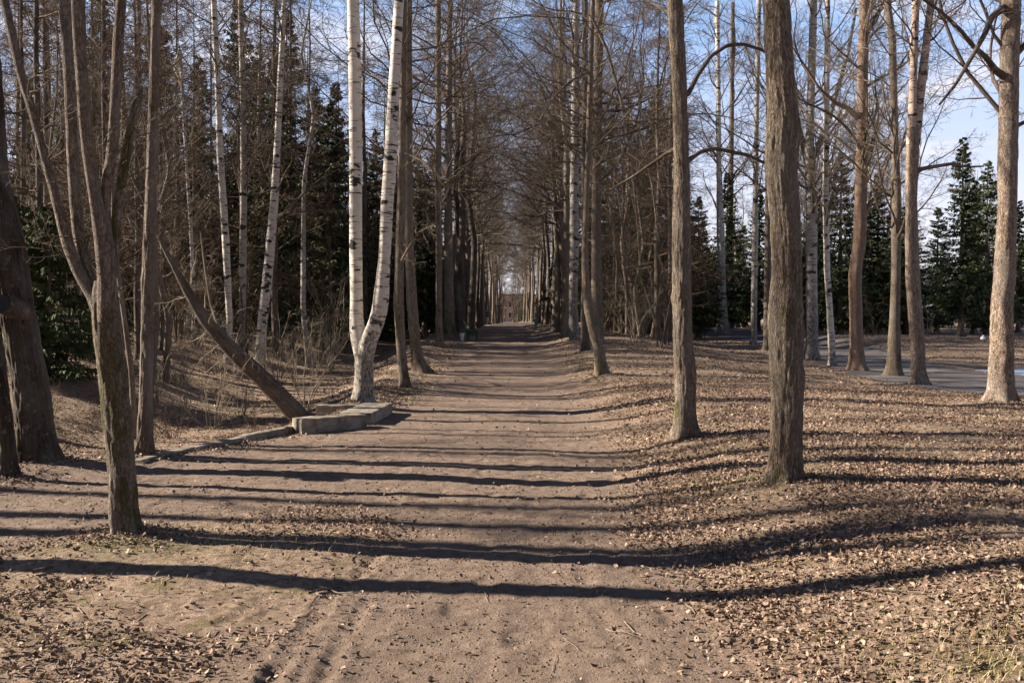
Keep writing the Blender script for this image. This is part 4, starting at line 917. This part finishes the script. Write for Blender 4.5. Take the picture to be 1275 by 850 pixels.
SPC = [(762, 150, 66, 'tall spruce filling the gap right of the bowed avenue trunk'), (792, 175, 72, 'pointed spruce midway between the bowed trunk and the smooth dark one'), (738, 110, 78, 'tall spruce behind the bowed avenue trunk'), (905, 215, 70, 'dark spruce behind the white birch in the right wood'), (945, 235, 64, 'dark spruce just left of the big knotty trunk'), (652, 360, 205, 'dark spruce in front of the pinkish building at the end of the avenue'), (644, 378, 212, 'small spruce against the pinkish building at the end of the avenue'), (818, 112, 62, 'tall dark spruce showing between the right avenue row and the smooth dark trunk'), (1046, 190, 52, 'greenish spruce behind the thin white birch and the reddish trunk'), (1092, 215, 60, 'spruce showing between the reddish trunk and the brown forked tree'),
       (1197, 172, 47, 'tallest spruce standing alone against the sky beyond the pond'), (1228, 200, 52, 'spruce half hidden by the thick trunk at the right edge'), (1167, 258, 62, 'lower spruce left of the tallest one beyond the pond'), (1213, 225, 56, 'spruce tucked behind the tallest one beyond the pond'),
       (985, 250, 58, 'spruce rising behind the big knotty trunk'), (870, 245, 56, 'squat spruce right of the smooth dark trunk'), (1268, 250, 60, 'spruce at the right edge behind the thick trunk')]
for q, (px, pt, y_, lab) in enumerate(SPC):
    x = (px - 638) / F * y_; z0_ = gz(x, y_); top = W(px, pt, y_)[2]; Hs = (top - z0_) / 11
    put(L['spruce%d' % (q % 3)], x, y_, q * 1.3, (max(.85, Hs * .95), Hs), lab, 'spruces beyond the road')
# young firs
for px, py, s in [(62, 470, 1.15), (100, 440, 1.0), (30, 455, 1.1), (5, 450, 1.2), (130, 425, .9)]:
    p = G(px, py); put(L['fir'], p[0], p[1], px, (s, s), 'young green fir with low branches behind the thick dark trunk on the left', 'young firs beyond the gully')
# shrubs
SH = [(380, 512, 'shrub3', .8), (370, 480, 'shrub1', .75), (392, 470, 'shrub3', .7), (345, 500, 'shrub1', .6), (300, 520, 'shrub0', .7), (265, 535, 'shrub0', .75), (235, 520, 'shrub1', .7), (215, 545, 'shrub2', .7), (330, 470, 'shrub3', .6), (280, 490, 'shrub1', .8), (220, 480, 'shrub0', .9), (405, 450, 'shrub3', .8), (120, 470, 'shrub2', .8), (260, 460, 'shrub3', .7), (60, 520, 'shrub2', .6), (425, 440, 'shrub1', .9), (312, 535, 'shrub2', .5), (196, 500, 'shrub0', .8)]
for px, py, k, s in SH:
    p = G(px, py); put(L[k], p[0], p[1], px * .7, (s, s), 'leafless thin-stemmed shrub in the gully around the leaning trunk', 'bare shrubs in the gully', False)
scatter(110, (-34, -6, 22, 60), ['shrub1', 'shrub3', 'sap0', 'sap1'], 'bare sapling in the undergrowth of the left wood', 'saplings in the left wood', .5, (.8, 1.4), (.8, 1.4), ok=okL, occ=False)
scatter(44, (5.5, 14, 34, 70), ['shrub3', 'sap0', 'sap1'], 'bare sapling in the undergrowth behind the right avenue row', 'saplings behind the right avenue row', .5, (.8, 1.3), (.7, 1.2), ok=lambda x, y: px_of(x, y) < 850, occ=False)
scatter(50, (9, 55, 52, 95), ['shrub3', 'sap0', 'sap1'], 'bare sapling in the undergrowth of the right wood', 'saplings in the right wood', .5, (.8, 1.3), (.6, 1.1), ok=okR, occ=False)
# trees left of the picture that throw the long shadows
OFF = [(-6.3, 6.5, 1.05), (-14, 8.8, 1.2), (-15.2, 9.55, 1.1), (-19.5, 10.9, 1.3), (-22, 14.5, 1.4), (-8.9, 11.9, .8), (-9.8, 13.2, .9), (-11, 14.8, .5), (-13, 17, 1.1), (-12.4, 15.6, .45), (-18, 22, 1)]
L['off'] = lib_tree('bare_tree', 15, .15, 'lime', 'twig', 'upswept', 99, .5, 'x', 'tree', detail=4, dens=.5)
for q, (x, y, s) in enumerate(OFF):
    put(L['off'], x, y, q * 1.7, (s, .85 + .1 * (q % 3) + .02 * abs(x + 6)), 'bare tree standing left of the picture', 'trees left of the picture')

# far wood as one mass
def far_mass(back=False):
    rng = np.random.RandomState(5); n = 600; mb = MB()
    x = rng.uniform(-190, 190, n); y = rng.uniform(128, 215, n); k = (x > 4.5) | (x < -2.0)
    if back: x = rng.uniform(-60, 60, 800); y = rng.uniform(-70, -7, 800); k = (np.abs(x) > 3)
    x, y = x[k], y[k]; n = len(x)
    H = rng.uniform(9, 17, n); H = np.where(x > 45, H * .55, H); z = np.array([gz(a, b) for a, b in zip(x, y)])
    K = 5; P = np.zeros((n, K, 3)); P[..., 0] = x[:, None] + rng.normal(size=(n, K)) * .2; P[..., 1] = y[:, None]; P[..., 2] = z[:, None] - .3 + H[:, None] * np.linspace(0, 1, K)
    R = np.repeat(np.linspace(.2, .04, K)[None], n, 0); mb.add(*tubes(P, R, 5))
    b1 = children(P, R, 22, .1, .98, (40, 90), .24, 4, rng, .35, .05, .15, .03, tfall=.6); mb.add(*tubes(*b1, 3))
    b2 = children(*b1, 8, .1, 1, (30, 65), .55, 3, rng, .6, .03, .2, .022); mb.add(*tubes(*b2, 3))
    return mb.mesh('far_woods', M['twig_dark'])
tag(link('far_woods', far_mass()), 'distant bare wood closing the view behind all the trees', 'wood', kind='stuff')

tag(link('rear_woods', far_mass(True)), 'bare wood continuing behind the viewpoint', 'wood', kind='stuff')
# ------------------------------------------------------------------ litter
def litter(n, x0, x1, y0, y1, size, rng, keep):
    x = rng.uniform(x0, x1, n); y = rng.uniform(y0, y1, n); m = keep(x, y, rng.uniform(0, 1, n)); return x[m], y[m], size[0] + (size[1] - size[0]) * rng.uniform(0, 1, m.sum())**1.7
def leafdens(x, y):
    c = fbm(x * 1.1, y * 1.1, 8.8, 3); d = dirt(x, y)
    base = (1 - d) * (.25 + 1.1 * ss(.38, .62, c))
    edge = np.exp(-((path_sd(x, y) + .35) / .4)**2) * (x > 0) * (y < 9)
    left = ss(-.5, -1.5, x) * (y < 8.5); base = base * (1 - left * (.45 + .4 * ss(.62, .4, c)))
    for T in TR.values():
        if T['base'][1] < 22: base = np.maximum(base, .9 * np.exp(-((x - T['base'][0])**2 + (y - T['base'][1])**2) / .16))
    return np.clip(base + edge * .6, 0, 1) + .022
rg = np.random.RandomState(21); keep = lambda x, y, u: (u < leafdens(x, y)) & ((road_sd(x, y) < -.1 + u * .5) | (u < .012))
parts = [litter(300000, -7.5, 8.5, 2.2, 9.5, (.0045, .019), rg, keep), litter(260000, -13, 15, 9.5, 21, (.007, .023), rg, keep), litter(110000, -26, 28, 21, 52, (.017, .036), rg, lambda x, y, u: keep(x, y, u) & ~((x > 14.5) & (y > 25) & (y < 34)))]
x = np.concatenate([p[0] for p in parts]); y = np.concatenate([p[1] for p in parts]); s = np.concatenate([p[2] for p in parts]); n = len(x)
z = hgt(x, y) + .006 + rg.uniform(0, .014, n)
az = rg.uniform(0, 2 * math.pi, n); tl = rg.normal(0, .55, n); rl_ = rg.normal(0, .6, n); cu = rg.uniform(-.5, 1.1, n); asp = rg.uniform(.55, .95, n)
loc = np.array([[-1, 0, 0], [-.35, 1, 0], [.45, .8, 0], [1.1, 0, 0], [.45, -.8, 0], [-.35, -1, 0]], float)
Vl = np.repeat(loc[None], n, 0); Vl[..., :2] += rg.uniform(-.2, .2, (n, 6, 2)); Vl[..., 1] *= asp[:, None]
Vl[..., 2] = np.abs(Vl[..., 1]) * cu[:, None] + rg.uniform(-.1, .22, (n, 6)) + (Vl[..., 0]**2) * rg.uniform(-.1, .5, n)[:, None]
Vl *= s[:, None, None]
c1, s1 = np.cos(tl)[:, None], np.sin(tl)[:, None]; X_, Z_ = Vl[..., 0] * c1 - Vl[..., 2] * s1, Vl[..., 0] * s1 + Vl[..., 2] * c1
c2, s2 = np.cos(rl_)[:, None], np.sin(rl_)[:, None]; Y_, Z_ = Vl[..., 1] * c2 - Z_ * s2, Vl[..., 1] * s2 + Z_ * c2
c3, s3 = np.cos(az)[:, None], np.sin(az)[:, None]
Vw = np.stack([X_ * c3 - Y_ * s3 + x[:, None], X_ * s3 + Y_ * c3 + y[:, None], Z_ + z[:, None]], -1)
I = np.arange(n)[:, None] * 6; Ql = np.concatenate([I + np.array([[0, 5, 4, 3]]), I + np.array([[0, 3, 2, 1]])]); tn = np.clip(rg.beta(1.8, 2.8, n), 0, 1)
tag(link('fallen_leaves', mkmesh('fallen_leaves', Vw.reshape(-1, 3), Ql, M['leaf'], {'tint': ('FACE', 'FLOAT', np.concatenate([tn, tn]))}, smooth=False)), 'dead brown leaves littering the ground', 'leaves', kind='stuff')
# grass blades (dry and green)
def gkeep(x, y, u): return u < (1 - dirt(x, y)) * (.12 + ss(.5, .62, fbm(x * .9, y * .9, 31., 3)) * .9)
gx = rg.uniform(-7.5, 8.5, 60000); gy = 2.4 + rg.beta(1, 1.6, 60000) * 14; k = gkeep(gx, gy, rg.uniform(0, 1, 60000)); gx, gy = gx[k], gy[k]; n = len(gx)
mo = np.zeros(n)
for mx, my, sx, sy, a in [(3.6, 4.2, 1.1, .6, 1), (4.2, 3.4, 1.4, .7, 1), (2.6, 8.3, 1.1, .6, .5), (-2.75, 6.6, .7, .35, .5)]: mo = np.maximum(mo, a * np.exp(-((gx - mx) / sx)**2 - ((gy - my) / sy)**2))
ex = rg.normal(3.7, .9, 26000); ey = rg.normal(3.9, .5, 26000); k = (dirt(ex, ey) < .4) & (ey > 2.4); gx = np.concatenate([gx, ex[k]]); gy = np.concatenate([gy, ey[k]]); n = len(gx)
mo = np.concatenate([mo, rg.uniform(.2, 1.1, k.sum())])
gzv = hgt(gx, gy); az = rg.uniform(0, 6.28, n); ln = rg.uniform(.03, .10, n); le = rg.uniform(.15, 1.35, n); dx, dy = np.cos(az), np.sin(az); wdt = .0016
p0 = np.stack([gx, gy, gzv - .004], -1); sd = np.stack([-dy, dx, 0 * dx], -1) * wdt
p1 = p0 + np.stack([dx * np.sin(le) * .5, dy * np.sin(le) * .5, np.cos(le) * .5 + .05], -1) * ln[:, None]; p2 = p0 + np.stack([dx * np.sin(le), dy * np.sin(le), np.cos(le) * .75 + .05], -1) * ln[:, None]
Vg = np.stack([p0 - sd, p0 + sd, p1 + sd * .8, p2 + sd * .15, p2 - sd * .15, p1 - sd * .8], 1).reshape(-1, 3); I = np.arange(n)[:, None] * 6
tg = np.clip(rg.uniform(.45, 1, n) - mo * rg.uniform(.2, .9, n), 0, 1)
tag(link('dry_grass', mkmesh('dry_grass', Vg, np.concatenate([I + np.array([[0, 1, 2, 5]]), I + np.array([[5, 2, 3, 4]])]), M['straw'], {'tint': ('FACE', 'FLOAT', np.concatenate([tg, tg]))})), 'short dry and green grass blades among the leaves', 'grass', kind='stuff')
# small twigs strewn
n = 900; tx = rg.uniform(-7, 8, n); ty = 2.6 + rg.beta(1, 1.5, n) * 16; az = rg.uniform(0, 6.28, n); ln = rg.uniform(.05, .28, n); K = 4
P = np.zeros((n, K, 3)); a_ = np.stack([np.cos(az), np.sin(az)], -1)
for q in range(K):
    P[:, q, 0] = tx + a_[:, 0] * ln * q / 3 + rg.normal(0, .006, n); P[:, q, 1] = ty + a_[:, 1] * ln * q / 3 + rg.normal(0, .006, n)
P[..., 2] = hgt(P[..., 0], P[..., 1]) + .008
V, Qt = tubes(P, np.repeat(rg.uniform(.0012, .0035, n)[:, None], K, 1), 4)
tag(link('twig_litter', mkmesh('twig_litter', V, Qt, M['twig_pale'])), 'small broken twigs strewn over path and verge', 'twigs', kind='stuff')
# clods / small stones on the path
n = 42000; tx = rg.uniform(-5.5, 1.9, n); ty = 2.8 + rg.beta(1, 1.6, n) * 12; k = dirt(tx, ty) > .4; tx, ty = tx[k], ty[k]; n = len(tx)
oc = np.array([[1, 0, 0], [0, 1, 0], [-1, 0, 0], [0, -1, 0], [0, 0, 1], [0, 0, -1]], float); sz = .0022 + .011 * rg.uniform(0, 1, n)**3
Vc = oc[None] * (sz[:, None, None] * rg.uniform(.6, 1.3, (n, 6, 1))) * np.array([1, 1, .6]) + np.stack([tx, ty, hgt(tx, ty) + .002], -1)[:, None]
I = np.arange(n)[:, None] * 6; T3 = np.concatenate([I + np.array([[a, b, 4]]) for a, b in ((0, 1), (1, 2), (2, 3), (3, 0))])
tag(link('clods', mkmesh('clods', Vc.reshape(-1, 3), T3, M['ground'], smooth=False)), 'crumbs of soil and grit scattered on the path', 'grit', kind='stuff')
# larger sticks
ST = [((1060, 738), (1155, 746), .008, 'pale straight stick among leaves under the nearest shadow on the right'), ((1198, 838), (1275, 812), .006, 'thin stick on the green moss in the bottom right corner'), ((388, 742), (432, 726), .009, 'stick in the heap of twigs left of the path centre'),
      ((395, 733), (440, 745), .007, 'crossing stick in the heap of twigs left of the path centre'), ((45, 716), (66, 712), .016, 'short pale chunk of wood on the left verge'), ((758, 782), (790, 798), .005, 'thin curved stick on the dirt below the long shadow')]
for (a, b, r, lab) in ST:
    p, q = G(*a), G(*b); K_ = []
    for t_ in np.linspace(0, 1, 6):
        c = p + (q - p) * t_ + np.array([rs.normal(0, .012), rs.normal(0, .012), 0]); c[2] = float(hgt(c[0], c[1])) + r + .008; K_.append([*c, r * (1 - .5 * t_)])
    C = smoothkeys(K_, 24); base = np.array([p[0], p[1], gz(p[0], p[1])])
    o = link('fallen_stick', trunk_mesh('fallen_stick', C, 8, M['stem'], base, .4, flare=False, seed=r * 100), None, base); tag(o, lab, 'stick', 'fallen sticks')
print('objects', len(S.objects), 'verts', sum(len(m.vertices) for m in bpy.data.meshes))
